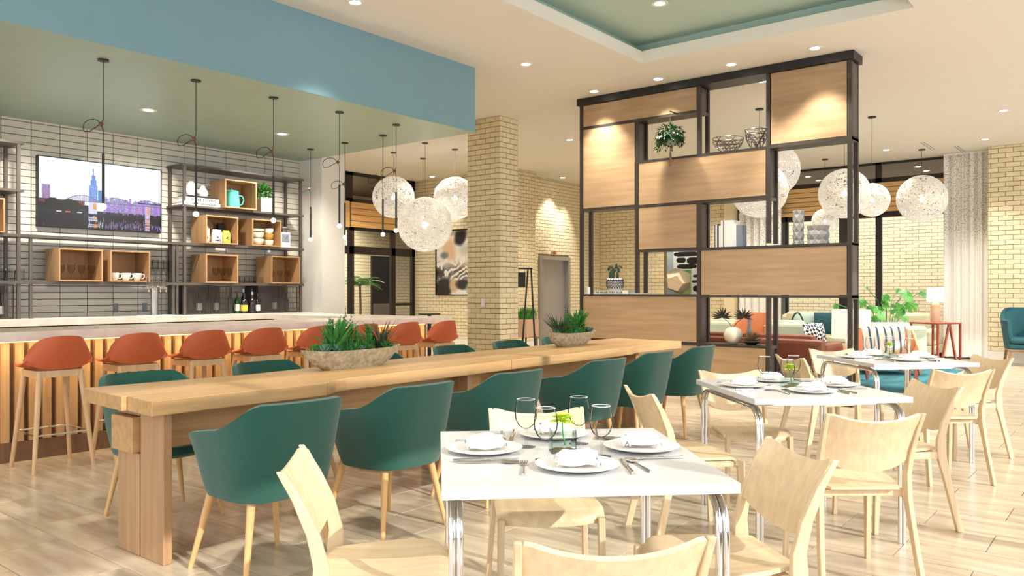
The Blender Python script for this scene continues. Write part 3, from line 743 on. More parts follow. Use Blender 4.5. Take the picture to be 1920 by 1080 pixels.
chair(2.26, 6.47, 'r', 'pale bentwood chair left of the farthest white table', 6)
chair(2.93, 7.32, 'c', 'pale bentwood chair on the far side of the farthest white table')
chair(3.02, 5.37, 'a', 'pale bentwood chair in front of the farthest white table, back to the camera', -3)
chair(3.87, 6.47, 'l', 'pale bentwood chair at the right side of the farthest white table', 4)

# ---------------------------------------------------------------- place settings
pl = MB().lathe([(.0001, .0), (.075, .0), (.085, .003), (.128, .014), (.130, .016), (.126, .0175), (.085, .0075), (.0001, .006)], 48).build('dinner_plate', CERAM, smooth=True); tag(pl, 'x', 'plate')
def napf(sd):
    r2 = random.Random(sd)
    def f(u, v):
        x = (u-.5)*.125; y = (v-.5)*.085; e = 1-max(abs(u-.5), abs(v-.5))*2
        z = .022+.026*min(1, e*2.6)+.005*math.sin(u*6+sd)*math.sin(v*5+2*sd)+.002*math.sin(v*16+u*3)
        return (x*(1+.12*math.sin(v*5+sd)), y*(1+.14*math.sin(u*4+sd)), z)
    return f
def napkin(sd):
    b = MB().sheet(napf(sd), 16, 12, .012, side=-1)
    b.sheet(lambda u, v: (-.055+.105*u+.012*v, -.045+.035*v, .012+.035*math.sin(PI*v*.5)+.003*math.sin(u*7+sd)), 12, 6, .006)
    b.sheet(lambda u, v: (.042+.028*u, -.035+.075*v, .016+.022*math.sin(PI*u)+.004*math.sin(v*11)), 5, 8, .005)
    return b
nps = [Repeat(tag(napkin(s).build('napkin', LINEN, smooth=True, sharp=180), 'x', 'napkin')) for s in (1, 2.3)]
gl = thing('wine_glass', 'x', 'glass')
MB().lathe([(.0001, 0), (.033, 0), (.034, .0015), (.010, .004), (.0042, .010), (.0036, .03), (.0036, .058), (.006, .064)], 28).build('stem', GLASS, gl, smooth=True)
prf = [(.0001, .064), (.014, .066), (.028, .078), (.037, .098), (.039, .115), (.0365, .14), (.0315, .166)]
MB().lathe(prf, 32, caps=False).build('bowl', GLASS, gl, smooth=True, sharp=180)
MB().tube([(.0308*math.cos(a), .0308*math.sin(a), .166) for a in (2*PI*k/32 for k in range(32))], .0011, 6, closed=True).build('rim', RIMG, gl, smooth=True)
vz = thing('cube_vase', 'x', 'vase'); k = .042
b = MB()
for a in ((-k, k, -k, -k+.004), (-k, k, k-.004, k), (-k, -k+.004, -k+.004, k-.004), (k-.004, k, -k+.004, k-.004)): b.box(*a, .0, .08)
b.box(-k+.004, k-.004, -k+.004, k-.004, 0, .006); b.build('glass_wall', THING, vz)
MB().box(-k+.005, k-.005, -k+.005, k-.005, .007, .04).build('water', THING, vz)
fw = thing('flower', 'x', 'flower')
b = MB(); rr = random.Random(3)
for L in range(3):
    for i in range(11):
        a = 2*PI*i/11+L*.3; el = .15+.42*L
        b.leaf((0, 0, .095+.004*L), (math.cos(a), math.sin(a), el), .048-.007*L, .016, .25, n=4)
b.build('petals', FLOWER, fw); MB().ball((0, 0, .105), .010, 10).build('flower_heart', FLOWER, fw, smooth=True)
MB().tube([(0, 0, .1), (.006, .003, .06), (.012, -.004, .012)], .0028, 6).build('stem', SUCC, fw)
def cut_fork():
    b = MB(); b.tube([(0, -.095, .003), (0, -.05, .004), (0, .02, .0035), (0, .045, .004)], [.0055, .004, .0026, .004], 8)
    b.box(-.011, .011, .043, .062, .003, .0052)
    for i in range(4): b.box(-.011+i*.0064, -.0082+i*.0064, .062, .098, .0035, .0055)
    return b
def cut_spoon():
    b = MB(); b.tube([(0, -.095, .003), (0, -.05, .004), (0, .02, .0035), (0, .045, .004)], [.0055, .004, .0026, .003], 8)
    b.lathe([(.0001, .0), (.012, .001), (.019, .0045), (.0195, .0055), (.018, .005), (.0001, .0022)], 20, (0, .07, .0006), sy=1.5)
    return b
def cut_knife():
    b = MB(); b.tube([(0, -.11, .004), (0, -.06, .0045), (0, -.01, .004)], [.0065, .0055, .004], 8)
    b.prism([(-.006, -.012), (.006, -.012), (.008, .03), (.0075, .07), (.002, .10), (-.004, .105), (-.006, .08)], .002, .0038)
    return b
kf = Repeat(tag(cut_fork().build('fork', SILVER, smooth=True), 'x', 'fork')); ks = Repeat(tag(cut_spoon().build('spoon', SILVER, smooth=True), 'x', 'spoon')); kk = Repeat(tag(cut_knife().build('knife', SILVER, smooth=True), 'x', 'knife'))
kp, kg, kv, kfl = Repeat(pl), Repeat(gl), Repeat(vz), Repeat(fw)
for T, tn in ((T1, 'nearest white table'), (T2, 'middle white table'), (T3, 'farthest white table')):
    for i, (u, v, nm, fc) in enumerate(((-.273, .06, 'left', 0), (-.005, -.222, 'front', 90), (.265, .045, 'right', 180), (.0, .315, 'far', -90))):
        jr = rnd.uniform(-.12, .12)
        kp(tw(T, u, v, ZW), UA, 'white dinner plate at the %s place of the %s' % (nm, tn), 'white dinner plates')
        nps[i % 2](tw(T, u, v, ZW+.0065), UA+jr+(PI if i > 1 else 0), 'folded white napkin on the %s plate of the %s' % (nm, tn), 'white napkins')
        f = math.radians(fc); dx, dy = math.cos(f), math.sin(f)                  # looking direction of the diner
        for R, off, back, lbl in ((kf, .165, .0, 'silver fork left of the %s plate on the %s'), (kk, -.155, .0, 'silver knife right of the %s plate on the %s'), (ks, -.195, .0, 'silver spoon beside the knife of the %s plate on the %s')):
            R(tw(T, u-dy*off+dx*back, v+dx*off+dy*back, ZW+.0005), UA+f-PI/2+rnd.uniform(-.16, .16), lbl % (nm, tn), 'silver cutlery')
    for u, v, nm in ((-.125, .12, 'back left'), (-.085, -.097, 'front left'), (.068, .16, 'back right'), (.102, -.065, 'front right')):
        kg(tw(T, u, v, ZW), rnd.uniform(0, 6), '%s stemmed wine glass around the vase on the %s' % (nm, tn), 'wine glasses on the white tables')
    kv(tw(T, -.012, .03, ZW), UA, 'small clear glass cube vase in the middle of the %s' % tn, 'glass cube vases')
    kfl(tw(T, -.012, .03, ZW+.008), 0, 'yellow-green flower in the cube vase on the %s' % tn, 'yellow-green flowers')

# ---------------------------------------------------------------- trough planters on the long table
def trough(name, px, py, ln, lbl, seed, flip=1):
    p = at(px, py, z=Zt); t = thing(name, lbl, 'planter', (p.x, p.y, Zt), math.radians(3)); r = random.Random(seed)
    prof = []; b = MB(); N = 40
    def ring(sx_, sy_, z, inn=0):
        out = []
        for k in range(N):
            a = 2*PI*k/N; c, s_ = math.cos(a), math.sin(a)
            x = math.copysign(abs(c)**.75, c)*sx_; y = math.copysign(abs(s_)**.8, s_)*sy_; out.append((x, y, z+.012*(abs(c)**3)*(1 if z > .05 else 0)))
        return out
    rings = [ring(ln*.30, .055, 0), ring(ln*.40, .085, .045), ring(ln*.47, .105, .09), ring(ln*.5, .115, .125), ring(ln*.5-.012, .103, .125), ring(ln*.46, .095, .095)]
    vs = [v for R in rings for v in R]; fs = [(i*N+k, i*N+(k+1) % N, (i+1)*N+(k+1) % N, (i+1)*N+k) for i in range(5) for k in range(N)]+[tuple(range(N-1, -1, -1)), tuple(5*N+k for k in range(N))]
    b.add(vs, fs).build('bowl', STONE, t, smooth=True)
    b = MB()
    for i in range(150):
        a = r.uniform(0, 2*PI); q = math.sqrt(r.random())*.92; b.ball((math.cos(a)*q*ln*.44, math.sin(a)*q*.09, .104), r.uniform(.006, .011), 6)
    b.build('pebbles', PEBBLE, t, kind='stuff')
    def rosette(x, y, R, n, m, el=.5, z=.108, w=.35, nm='succulent'):
        b = MB()
        for i in range(n):
            f = i/n; a = i*2.4; e = el+f*1.5
            b.leaf((x, y, z+f*R*.25), (math.cos(a), math.sin(a), e), R*(1-.45*f), R*w, -.25, n=4)
        b.build(nm, m, t)
    def spiky(x, y, Hh, n, m, spread=.6, w=.1):
        b = MB()
        for i in range(n):
            a = r.uniform(0, 2*PI); e = r.uniform(.6, 2.6); b.leaf((x+r.uniform(-.02, .02), y+r.uniform(-.02, .02), .105), (math.cos(a)*spread, math.sin(a)*spread, e), Hh*r.uniform(.6, 1), Hh*w, .15, n=4)
        b.build('aloe', m, t)
    def bush(x, y, Hh, n, m, nm='stem_succulent'):
        b = MB()
        for i in range(n):
            a = r.uniform(0, 2*PI); q = r.uniform(0, .05); hh = r.uniform(.4, 1)*Hh; X, Y = x+q*math.cos(a), y+q*math.sin(a)*.8
            b.tube([(X, Y, .1), (X+.01*math.cos(a), Y, .1+hh)], .002, 4)
            for k in range(int(hh/.010)):
                aa = k*2.4; b.leaf((X+.01*math.cos(a)*k*.01/hh, Y, .1+k*.010), (math.cos(aa), math.sin(aa), .9), .026, .009, -.2, n=3)
        b.build(nm, m, t)
    def sprig(x, y, Hh, m):
        b = MB()
        for i in range(5):
            a = r.uniform(0, 6.28); X = x+r.uniform(-.03, .03); Y = y+r.uniform(-.03, .03); tp_ = (X+.03*math.cos(a), Y+.02, .1+Hh*r.uniform(.6, 1)); b.tube([(X, Y, .1), tp_], .0012, 4)
            for k in range(9):
                f = .3+.7*k/9; b.ball((X+(tp_[0]-X)*f+r.uniform(-.012, .012), Y+(tp_[1]-Y)*f, .1+(tp_[2]-.1)*f), .0045, 6)
        b.build('sprig', m, t)
    F_ = flip
    bush(-F_*ln*.22, .0, .24, 26, SUCC); spiky(-F_*ln*.16, .02, .27, 60, SUCC, .7, .12); rosette(-F_*ln*.34, -.04, .07, 22, SUCC2); rosette(-F_*ln*.30, .045, .07, 20, SUCC)
    sprig(F_*-.01, .03, .36, SUCC3); bush(F_*ln*.0, -.02, .19, 20, SUCC, 'stem_succulent'); rosette(F_*ln*.03, -.055, .05, 20, SUCC2); bush(F_*ln*.14, -.02, .20, 24, SUCC)
    for k in range(7): rosette(r.uniform(-.36, .36)*ln, r.uniform(-.05, .05), .075, 24, (SUCC, SUCC2)[k % 2], .3)
    for k in range(5): bush(r.uniform(-.3, .25)*ln, r.uniform(-.05, .05), r.uniform(.08, .15), 9, SUCC)
    rosette(F_*ln*.13, .05, .07, 24, SUCC); spiky(F_*ln*.30, .0, .25, 60, SUCC3, .9, .05); rosette(F_*ln*.38, -.03, .045, 18, SUCC); spiky(-F_*ln*.40, 0, .09, 14, BEECH, 1.6, .05)
trough('trough_planter', 662, 689, .84, 'rough stone trough of succulents on the long table, the nearer one', 5)
trough('trough_planter', 1072, 648, .74, 'grey stone trough of succulents at the far end of the long table', 9, -1)

# ---------------------------------------------------------------- wall shelving behind the bar
YF, YW = 9.5, 9.885
def unit(name, lbl, x0, x1, lo=1.015):
    t = thing(name, lbl, 'shelf unit', (x0, YF, lo)); o3 = (x0, YF, lo)
    def sbx(nm, m, a0, a1, b0, b1, c0, c1): return MB().box(a0-o3[0], a1-o3[0], b0-o3[1], b1-o3[1], c0-lo, c1-lo).build(nm, m, t)
    return t, sbx
def upright(sbx, x, z0, z1):
    sbx('post', STEEL_W, x-.017, x+.017, YF, YF+.034, z0, z1); sbx('post', STEEL_W, x-.017, x+.017, YW-.034, YW, z0, z1)
u2, s2 = unit('wall_shelf_unit', 'grey metal shelf unit right of the television', 5.10, 7.10)
for x in (5.29, 7.05): upright(s2, x, 1.016, 2.895)
s2('shelf', STEEL_W, 5.25, 7.09, YF-.01, YW, 2.895, 2.92)
s2('shelf', STEEL_W, 5.25, 7.09, YF-.005, YW, 2.38, 2.405)
u1, s1 = unit('wall_shelf_unit', 'grey metal shelf unit at the left frame edge', 1.2, 3.50)
for x in (1.6, 3.40): upright(s1, x, 1.016, 2.895)
s1('shelf', STEEL_W, 1.5, 3.45, YF-.01, YW, 2.895, 2.92); s1('shelf', STEEL_W, 1.5, 3.45, YF-.005, YW, 2.38, 2.405)
u3, s3 = unit('long_wall_shelf', 'two long grey metal shelves running under the television', 1.2, 7.10)
s3('shelf', STEEL_W, 1.3, 7.09, YF+.036, YW-.036, 1.90, 1.925); s3('shelf', STEEL_W, 1.3, 7.09, YF+.036, YW-.036, 1.395, 1.42)
for z in (1.895, 1.39): s3('edge_rail', STEEL_W, 1.3, 7.09, YF-.012, YF-.001, z, z+.032)
for x in (3.52, 5.14, 5.19): s3('post', STEEL_W, x-.015, x+.015, YF+.001, YF+.031, 1.016, 1.389); s3('post', STEEL_W, x-.015, x+.015, YF+.001, YF+.031, 1.43, 1.893)
# wire cages of the lowest tier
def cage(x0, x1, lbl):
    t = thing('wire_cabinet', lbl, 'cabinet', (x0, YF+.05, 1.016)); wd = x1-x0
    b = MB(); h = .37
    MB().box(0, wd, .0, .30, .352, h).build('top', STEEL_D, t); MB().box(0, wd, .0, .30, 0, .012).build('bottom', STEEL_D, t); MB().box(0, wd, .285, .30, .012, .352).build('back_sheet', BLACK, t)
    for d in (0, wd/2):
        fr = MB().box(d+.004, d+wd/2-.004, -.012, -.002, 0.0, .016).box(d+.004, d+wd/2-.004, -.012, -.002, .354, .37).box(d+.004, d+.016, -.012, -.002, .016, .354).box(d+wd/2-.016, d+wd/2-.004, -.012, -.002, .016, .354).build('cage_door', STEEL_D, t)
        b = MB(); n = int(wd/2/.014)
        for i in range(1, n): xx = d+wd/2*i/n; b.box(xx-.0022, xx+.0022, -.009, -.005, .016, .354)
        o = b.build('wires', STEEL_W, fr); o['kind'] = 'stuff'
    return t
cage(5.33, 5.98, 'dark wire cabinet left of the open row of bottles'); cage(6.37, 7.02, 'dark wire cabinet right of the open row of bottles'); cage(2.75, 3.37, 'dark wire cabinet at the left frame edge above the bar')
# open wood boxes
def wbox(x0, x1, z0, z1, lbl):
    t = thing('wooden_box', lbl, 'box', ((x0+x1)/2, 9.42, z0), 0, 'open oak display boxes'); w2, h, dp, e = (x1-x0)/2, z1-z0, .36, .016
    for nm, a in (('side_board', (-w2, -w2+e, 0, dp, 0, h)), ('side_board', (w2-e, w2, 0, dp, 0, h)), ('bottom_board', (-w2+e, w2-e, 0, dp, 0, e)), ('top_board', (-w2+e, w2-e, 0, dp, h-e, h)), ('back_board', (-w2+e, w2-e, dp-.012, dp, e, h-e))):
        MB().box(*a).build(nm, BOXW, t)
    return (x0+x1)/2, z0+e
SH = {3: 2.406, 2: 1.928, 1: 1.423}
bT = wbox(5.80, 6.27, SH[3], 2.78, 'open oak box around the turquoise teapot on the upper shelf')
bA = wbox(5.53, 5.99, SH[2], 2.29, 'open oak box of tea packets on the middle shelf'); bB = wbox(6.20, 6.66, SH[2], 2.29, 'open oak box of stacked bowls on the middle shelf')
bC = wbox(5.53, 5.99, SH[1], 1.79, 'open oak box of clear glasses on the lower shelf below the packets'); bD = wbox(6.50, 6.97, SH[1], 1.80, 'open oak box of clear glasses at the right end of the lower shelf')
bE = wbox(3.77, 4.245, SH[1], 1.79, 'open oak box of stemmed glasses below the television'); bF = wbox(4.33, 4.80, SH[1], 1.79, 'open oak box of white mugs below the television')
bG = wbox(2.78, 3.24, SH[2], 2.29, 'open oak box cut by the left frame edge')
# television
tv = thing('television', 'wide flat television with a city skyline and bridge, on the tiled wall', 'television', (4.46, 9.86, 2.12)); 
tx0, tx1 = at(70, 350, Y=9.84).x, at(302, 350, Y=9.84).x; tz0, tz1 = at(70, 424, Y=9.84).z, at(70, 290, Y=9.84).z
ox = lambda x: x-4.46
MB().box(ox(tx0), ox(tx1), -.03, .035, tz0-2.12, tz1-2.12).build('casing', BLACK, tv, bevel=.003)
W_, H_ = 232, 130; r = np.random.RandomState(4); im = np.zeros((H_, W_, 3)); yy, xx = np.mgrid[0:H_, 0:W_]/np.array([H_, W_]).reshape(2, 1, 1)
im[:] = np.array([.93, .94, .99]); im += (1-yy[..., None])*.06
def R(x0, x1, y0, y1, c, n=0.):
    a = im[int(y0*H_):max(int(y0*H_)+1, int(y1*H_)), int(x0*W_):max(int(x0*W_)+1, int(x1*W_))]; a[:] = np.array(c)+(r.rand(*a.shape[:2], 1)-.5)*n+(r.rand(*a.shape)-.5)*n*.6
hz = .60
R(.025, .085, .40, hz+.02, (.62, .52, .70), .2)
for i in range(48): x = .5+i/95; R(x, x+.02, .60-.10*r.rand(), .74, (.55+.2*r.rand(), .45+.2*r.rand(), .72+.2*r.rand()), .25)
R(.385, .455, .36, .62, (.42, .58, .86), .25); R(.40, .445, .27, .36, (.36, .56, .86), .2); R(.408, .436, .20, .27, (.35, .55, .85), .1); R(.418, .426, .10, .20, (.3, .4, .7)); R(.46, .50, .42, .6, (.25, .52, .72), .2)
for x in np.arange(.20, 1.0, .0018):
    y = .60-.085*max(0, math.sin(PI*((x-.20) % .27)/.27))
    R(x, x+.004, y-.004, y+.006, (.42, .42, .62))
    if int(x*550) % 5 == 0: R(x, x+.002, y, .61, (.55, .55, .72))
R(.20, 1., .600, .615, (.38, .32, .45)); R(.80, 1., .555, .57, (.12, .1, .14))
R(0, .35, .60, .80, (.42, .18, .2), .3); R(0, 1, .74, .80, (.14, .12, .2), .1); 
for i in range(26):
    cx, cy_, q = r.rand()*.36, .64+.09*r.rand(), .03+.03*r.rand(); mk_ = ((xx-cx)/q)**2+((yy-cy_)/(q*1.3))**2 < 1; im[mk_] = np.array([.05, .07, .06])+r.rand()*.05
for i in range(140): x, y = .48+.5*r.rand(), .64+.12*r.rand(); R(x, x+.008, y, y+.012, (.9*r.rand()+.1, .35+.3*r.rand(), .5+.4*r.rand()))
R(.38, .452, .61, .79, (.82, .84, .95), .08); R(.42, .447, .63, .72, (1, .62, .2), .2); R(.86, .905, .61, .80, (.8, .74, .9), .1); R(.88, .90, .62, .74, (1, .6, .2), .2)
R(0, 1, .80, 1., (.07, .08, .14), .05)
for x in range(W_):
    for k in range(3):
        if r.rand() < .6:
            y0 = .81+.16*r.rand(); src = im[int((.80-(y0-.80)*.8)*H_)-1, x]; im[int(y0*H_):int(y0*H_)+3+int(6*r.rand()), x] = src*.75
for x0, x1, c in ((.38, .45, (.7, .72, .85)), (.425, .445, (1, .6, .2)), (.86, .905, (.75, .7, .85)), (.88, .90, (1, .6, .15))): 
    for j in range(7): y = .81+.17*r.rand(); R(x0, x1, y, y+.02, c, .15)
for x, c in ((.15, (1, .9, 1)), (.22, (1, .4, .4)), (.31, (.7, .9, 1))): R(x-.02, x+.02, .775, .79, c)
raster('screen', im, (ox(tx0)+.012, -.0315, tz0-2.12+.014), (tx1-tx0-.024, 0, 0), (0, 0, tz1-tz0-.026), colmat('screen_light', 1.0), tv)
# teapot
t = thing('teapot', 'turquoise enamel teapot in the oak box on the upper shelf', 'teapot', (bT[0]-.03, 9.6, bT[1]))
MB().lathe([(.0001, 0), (.105, 0), (.108, .01), (.100, .12), (.088, .205), (.09, .212)], 32).build('body', TURQ, t, smooth=True)
l_ = MB().lathe([(.092, .212), (.094, .222), (.07, .236), (.02, .243), (.0001, .244)], 32).build('lid', TURQ, t, smooth=True); MB().ball((0, 0, .253), .014, 12).build('knob', TURQ, l_, smooth=True)
MB().tube([(.085, -.02, .175), (.14, -.03, .17), (.16, -.035, .12), (.135, -.03, .06), (.10, -.02, .045)], .009, 8).build('handle', TURQ, t, smooth=True)
MB().tube([(-.09, 0, .06), (-.13, 0, .10), (-.155, -.005, .17)], [.026, .018, .010], 12).build('spout', TURQ, t, smooth=True)
# books and coral on the upper shelf
z = SH[3]
for i, (m, wd, nm) in enumerate(((PAPER, .50, 'white book at the bottom of the stack left of the teapot box'), (PAPER, .46, 'white book with bold black title in the stack left of the teapot box'), (BOOKB, .42, 'black book topping the stack left of the teapot box'))):
    h = (.045, .055, .022)[i]; t = thing('book', nm, 'book', (5.53, 9.62, z))
    MB().box(-wd/2, wd/2, -.12, .12, 0, .004).box(-wd/2, wd/2, -.12, .12, h-.004, h).box(-wd/2, wd/2, -.122, -.118, .004, h-.004).build('cover', BOOKB if i == 2 else m, t)
    MB().box(-wd/2+.006, wd/2-.006, -.116, .114, .0045, h-.0045).build('pages', PAPER, t)
    if i < 2: text(('AMERICAN FASHION', 'SUNSET LIVING')[i], (.036, .052)[i], (.02, -.1225, h/2), (PI/2, 0, 0), INK, t, bold=.0012)
    z += h+.0005
for x, R_, nm in ((5.44, .085, 'white feathery ornament with pointed top, the larger of the pair on the books'), (5.60, .068, 'smaller white feathery pointed ornament on the books')):
    rr = random.Random(int(x*100)); b = MB()
    b.lathe([(.0001, 0), (R_*.6, .005), (R_, R_*.7), (R_*.85, R_*1.3), (R_*.4, R_*1.9), (.0001, R_*2.35)], 20)
    for i in range(160):
        a = rr.uniform(0, 6.28); q = rr.random(); zz = R_*2.2*q; rad = R_*(1-abs(q-.35)*1.2)*.95
        b.ball((rad*math.cos(a), rad*math.sin(a), max(.01, zz)), R_*.12, 6)
    tag(b.build('feather_ornament', CERAM, loc=(x, 9.62, z), smooth=True), nm, 'ornament', 'white ornaments on the books')
# white pot with herb
t = thing('herb_pot', 'white square pot with bushy green herb, right of the teapot box', 'potted plant', (6.50, 9.62, SH[3]))
MB().lathe([(.085*1.2, 0), (.105*1.2, .2), (.095*1.2, .2), (.09*1.2, .17)], 4, M=Matrix.Rotation(PI/4, 4, 'Z')).build('pot', CERAM, t)
def bushy(name, R_, n, c, m, par, seed=1, L=.04, W=.02, sz_=1., kind=None, up=.4):
    rr = random.Random(seed); b = MB()
    for i in range(n):
        a = rr.uniform(0, 6.28); ph = math.acos(rr.uniform(-.6, 1)); q = R_*(rr.random()**.4)
        d = Vector((math.sin(ph)*math.cos(a), math.sin(ph)*math.sin(a), math.cos(ph)*sz_)); p = Vector(c)+d*q
        b.leaf(p, d+Vector((rr.uniform(-.5, .5), rr.uniform(-.5, .5), up)), L*rr.uniform(.6, 1.2), W, .5, n=2)
    o = b.build(name, m, par)
    if kind: o['kind'] = kind
    return o
bushy('foliage', .115, 420, (0, 0, .26), LEAF, t, 3, .045, .024)
# packets
for i, (x, w_, h, m, y) in enumerate(((-.155, .07, .21, PAPER, 9.56), (-.06, .10, .27, WALNUT, 9.66), (-.03, .115, .165, PAPER, 9.50), (.115, .085, .27, BOOKB, 9.66), (.10, .085, .165, LABY, 9.50))):
    nm = ('tall cream paper packet leaning in the oak box', 'brown paper packet behind the patterned one in the oak box', 'white patterned packet in front in the oak box', 'dark packet with clear top at the right back of the oak box', 'pale yellow packet at the right front of the oak box')[i]
    t = thing('food_packet', nm, 'packet', (bA[0]+x, y, bA[1])); MB().box(-w_/2, w_/2, -.03, .03, 0, h-.03).prism([(-w_/2, -.03), (w_/2, -.03), (w_/2, .03), (-w_/2, .03)], h-.03, h-.028).bar((-w_/2, 0, h-.012), (w_/2, 0, h-.012), .02, .032).build('bag', m, t)
    b = MB(); rr = random.Random(i)
    for k in range(26): a = rr.uniform(0, 6.28); q = rr.uniform(0, .9); b.box(q*w_*.4*math.cos(a)-.004, q*w_*.4*math.cos(a)+.004, -.0315, -.0302, h*.42+q*h*.3*math.sin(a)-.004, h*.42+q*h*.3*math.sin(a)+.004)
    b.build('print', (LABY if m in (WALNUT, BOOKB) else INK), t)
    if i == 2: text('snack', .038, (0, -.0312, .03), (PI/2, 0, 0), INK, t, bold=.001)
# bowls
cream = mat('cream_stoneware', (230, 220, 198), .4, vary=.03); ochre = mat('ochre_glaze', (176, 134, 52), .35, vary=.05)
def bowl(x, y, z, R_, h, m, lbl): return tag(MB().lathe([(.0001, 0), (R_*.7, .0), (R_*.95, h*.4), (R_, h), (R_-.005, h), (R_*.88, h*.45), (R_*.6, .01), (.0001, .008)], 28).build('bowl', m, loc=(x, y, z), smooth=True), lbl, 'bowl', 'stoneware bowls in the oak box')
z = bB[1]
for i, h in enumerate((.085, .085, .045)): bowl(bB[0]-.075, 9.58, z, .115, h, cream, 'wide cream bowl of the left stack, %s' % ('at the bottom', 'in the middle', 'shallow one on top')[i]); z += h+.002
z = bB[1]
for i, h in enumerate((.075, .085, .07)): bowl(bB[0]+.115, 9.56, z, .07, h, (cream, ochre, cream)[i], ('small cream bowl at the bottom of the right stack', 'ochre glazed bowl between two small cream bowls', 'small cream bowl on top of the right stack')[i]); z += h+.002
# kitchen scale
t = thing('kitchen_scale', 'white retro kitchen scale with square dial, right of the bowl box', 'scale', (6.83, 9.62, SH[2]))
MB().box(-.085, .085, -.06, .08, 0, .22).build('body', CERAM, t, bevel=.012); MB().box(-.062, .062, -.064, -.061, .08, .19).build('dial', BOOKG, t); MB().bar((0, -.066, .13), (.03, -.066, .165), .004).build('needle', INK, t)
MB().box(-.03, .03, -.03, .03, .221, .26).build('neck', INOX, t); MB().lathe([(.06, 0), (.1, .012), (.1, .03), (.09, .03), (.08, .014)], 24, (0, 0, .262)).build('tray', INOX, t, smooth=True)
# mugs
mg = thing('mug', 'x', 'mug'); MB().lathe([(.0001, 0), (.03, 0), (.048, .03), (.055, .09), (.051, .09), (.044, .03), (.0001, .01)], 28).build('cup', CERAM, mg, smooth=True)
MB().tube([(.05, 0, .078), (.078, 0, .074), (.082, 0, .045), (.062, 0, .022), (.046, 0, .024)], .006, 8).build('handle', CERAM, mg, smooth=True); k = Repeat(mg)
for x, nm in ((-.145, 'left'), (-.01, 'middle'), (.125, 'right')): k((bF[0]+x, 9.52, bF[1]), -.3, 'white mug, the %s one of three in the oak box' % nm, 'white mugs')
# glasses on the shelves
gA = tag(MB().lathe([(.0001, 0), (.026, 0), (.026, .002), (.003, .006), (.003, .07), (.02, .085), (.036, .12), (.034, .17)], 20, caps=False).build('stem_glass', SMOKEL, smooth=True), 'x', 'glass')
kA = Repeat(gA)
for i in range(4): kA((bE[0]-.165+.11*i, 9.55, bE[1]), 0, 'stemmed glass in the oak box below the television, %s' % ('first from left', 'second from left', 'third from left', 'fourth from left')[i], 'clear stemmed glasses on the bar shelves')
for i in range(3): kA((bD[0]-.14+.13*i, 9.55, bD[1]), 0, 'stemmed glass in the right end oak box, %s' % ('left one', 'middle one', 'right one')[i], 'clear stemmed glasses on the bar shelves')
for i in range(3): kA((bC[0]-.02+.10*i, 9.55, bC[1]), 0, 'tall thin glass in the oak box below the packets, %s' % ('left one', 'middle one', 'right one')[i], 'clear stemmed glasses on the bar shelves', 1.05)
gB = Repeat(tag(MB().lathe([(.0001, 0), (.03, 0), (.034, .10)], 20, caps=False).build('tumbler', SMOKEL, smooth=True), 'x', 'glass'))
for i in range(4): gB((6.06+.075*i, 9.56, SH[1]), 0, 'straight clear tumbler between the two lower right oak boxes, %s' % ('first', 'second', 'third', 'fourth')[i], 'tumblers on the shelf')
for i in range(2): gB((6.33+.08*i, 9.54, SH[1]), 0, 'round clear tumbler right of the straight ones, %s' % ('left', 'right')[i], 'tumblers on the shelf', .85)
for i in range(6): gB((2.98+.09*i, 9.56, SH[1]), 0, 'clear tumbler on the shelf at the left frame edge, %s' % ('first', 'second', 'third', 'fourth', 'fifth', 'sixth')[i], 'tumblers on the shelf', 1.3)
gC = Repeat(tag(MB().lathe([(.0001, 0), (.03, 0), (.03, .002), (.003, .006), (.003, .09), (.022, .12), (.028, .17), (.036, .24)], 20, caps=False).build('flute_glass', SMOKEL, smooth=True), 'x', 'glass'))
for i in range(5): gC((4.88+.068*i-.0, 9.58, SH[1]), 0, 'tall flute glass right of the mug box, %s' % ('first', 'second', 'third', 'fourth', 'fifth')[i], 'flute glasses on the shelf', 1.15)
# bottles
def bottle(x, y, h, R_, m, cap, lab, lbl, z=1.016):
    t = thing('bottle', lbl, 'bottle', (x, y, z), 0, 'bottles in a row on the back counter')
    MB().lathe([(.0001, 0), (R_, 0), (R_, h*.55), (R_*.85, h*.63), (R_*.36, h*.72), (R_*.34, h*.93)], 20).build('glass_body', m, t, smooth=True)
    MB().lathe([(R_*.4, h*.86), (R_*.42, h), (.0001, h)], 16).build('cap', cap, t, smooth=True)
    if lab: MB().lathe([(R_*1.02, h*.12), (R_*1.02, h*.42)], 20, caps=False).build('label', lab, t, smooth=True)
bs = [(6.02, 9.66, .34, .034, BOTG, BOTR, None, 'green bottle with red cap at the left of the open bottle row'), (6.09, 9.6, .30, .037, BOTG, BOTR, PAPER, 'green bottle with white label, second in the open bottle row'), (6.15, 9.53, .27, .045, BOTB, BOTB, LABY, 'squat dark bottle with a large yellow label'),
      (6.22, 9.66, .33, .034, BOTB, CERAM, None, 'slim dark bottle behind the squat ones'), (6.27, 9.53, .29, .05, BOTB, INOX, None, 'broad black bottle with silver stopper'), (6.34, 9.64, .33, .034, BOTB, BOTB, None, 'dark bottle with a black cap behind the white-labelled one'), (6.355, 9.53, .27, .036, BOTB, BOTB, PAPER, 'dark bottle with white label by the right cage')]
for q in bs: bottle(*q)
for i in range(4): bottle(5.44+.12*i, 9.64, .28+.03*(i % 2), .034, BOTB, BOTB, PAPER if i % 2 else None, 'dark bottle inside the left wire cabinet, %s from left' % ('first', 'second', 'third', 'fourth')[i], 1.03)
for i in range(3): bottle(6.50+.2*i, 9.64, .27+.03*(i % 2), .034, BOTB, BOTB, PAPER if i == 1 else None, 'dark bottle inside the right wire cabinet, %s from left' % ('first', 'second', 'third')[i], 1.03)
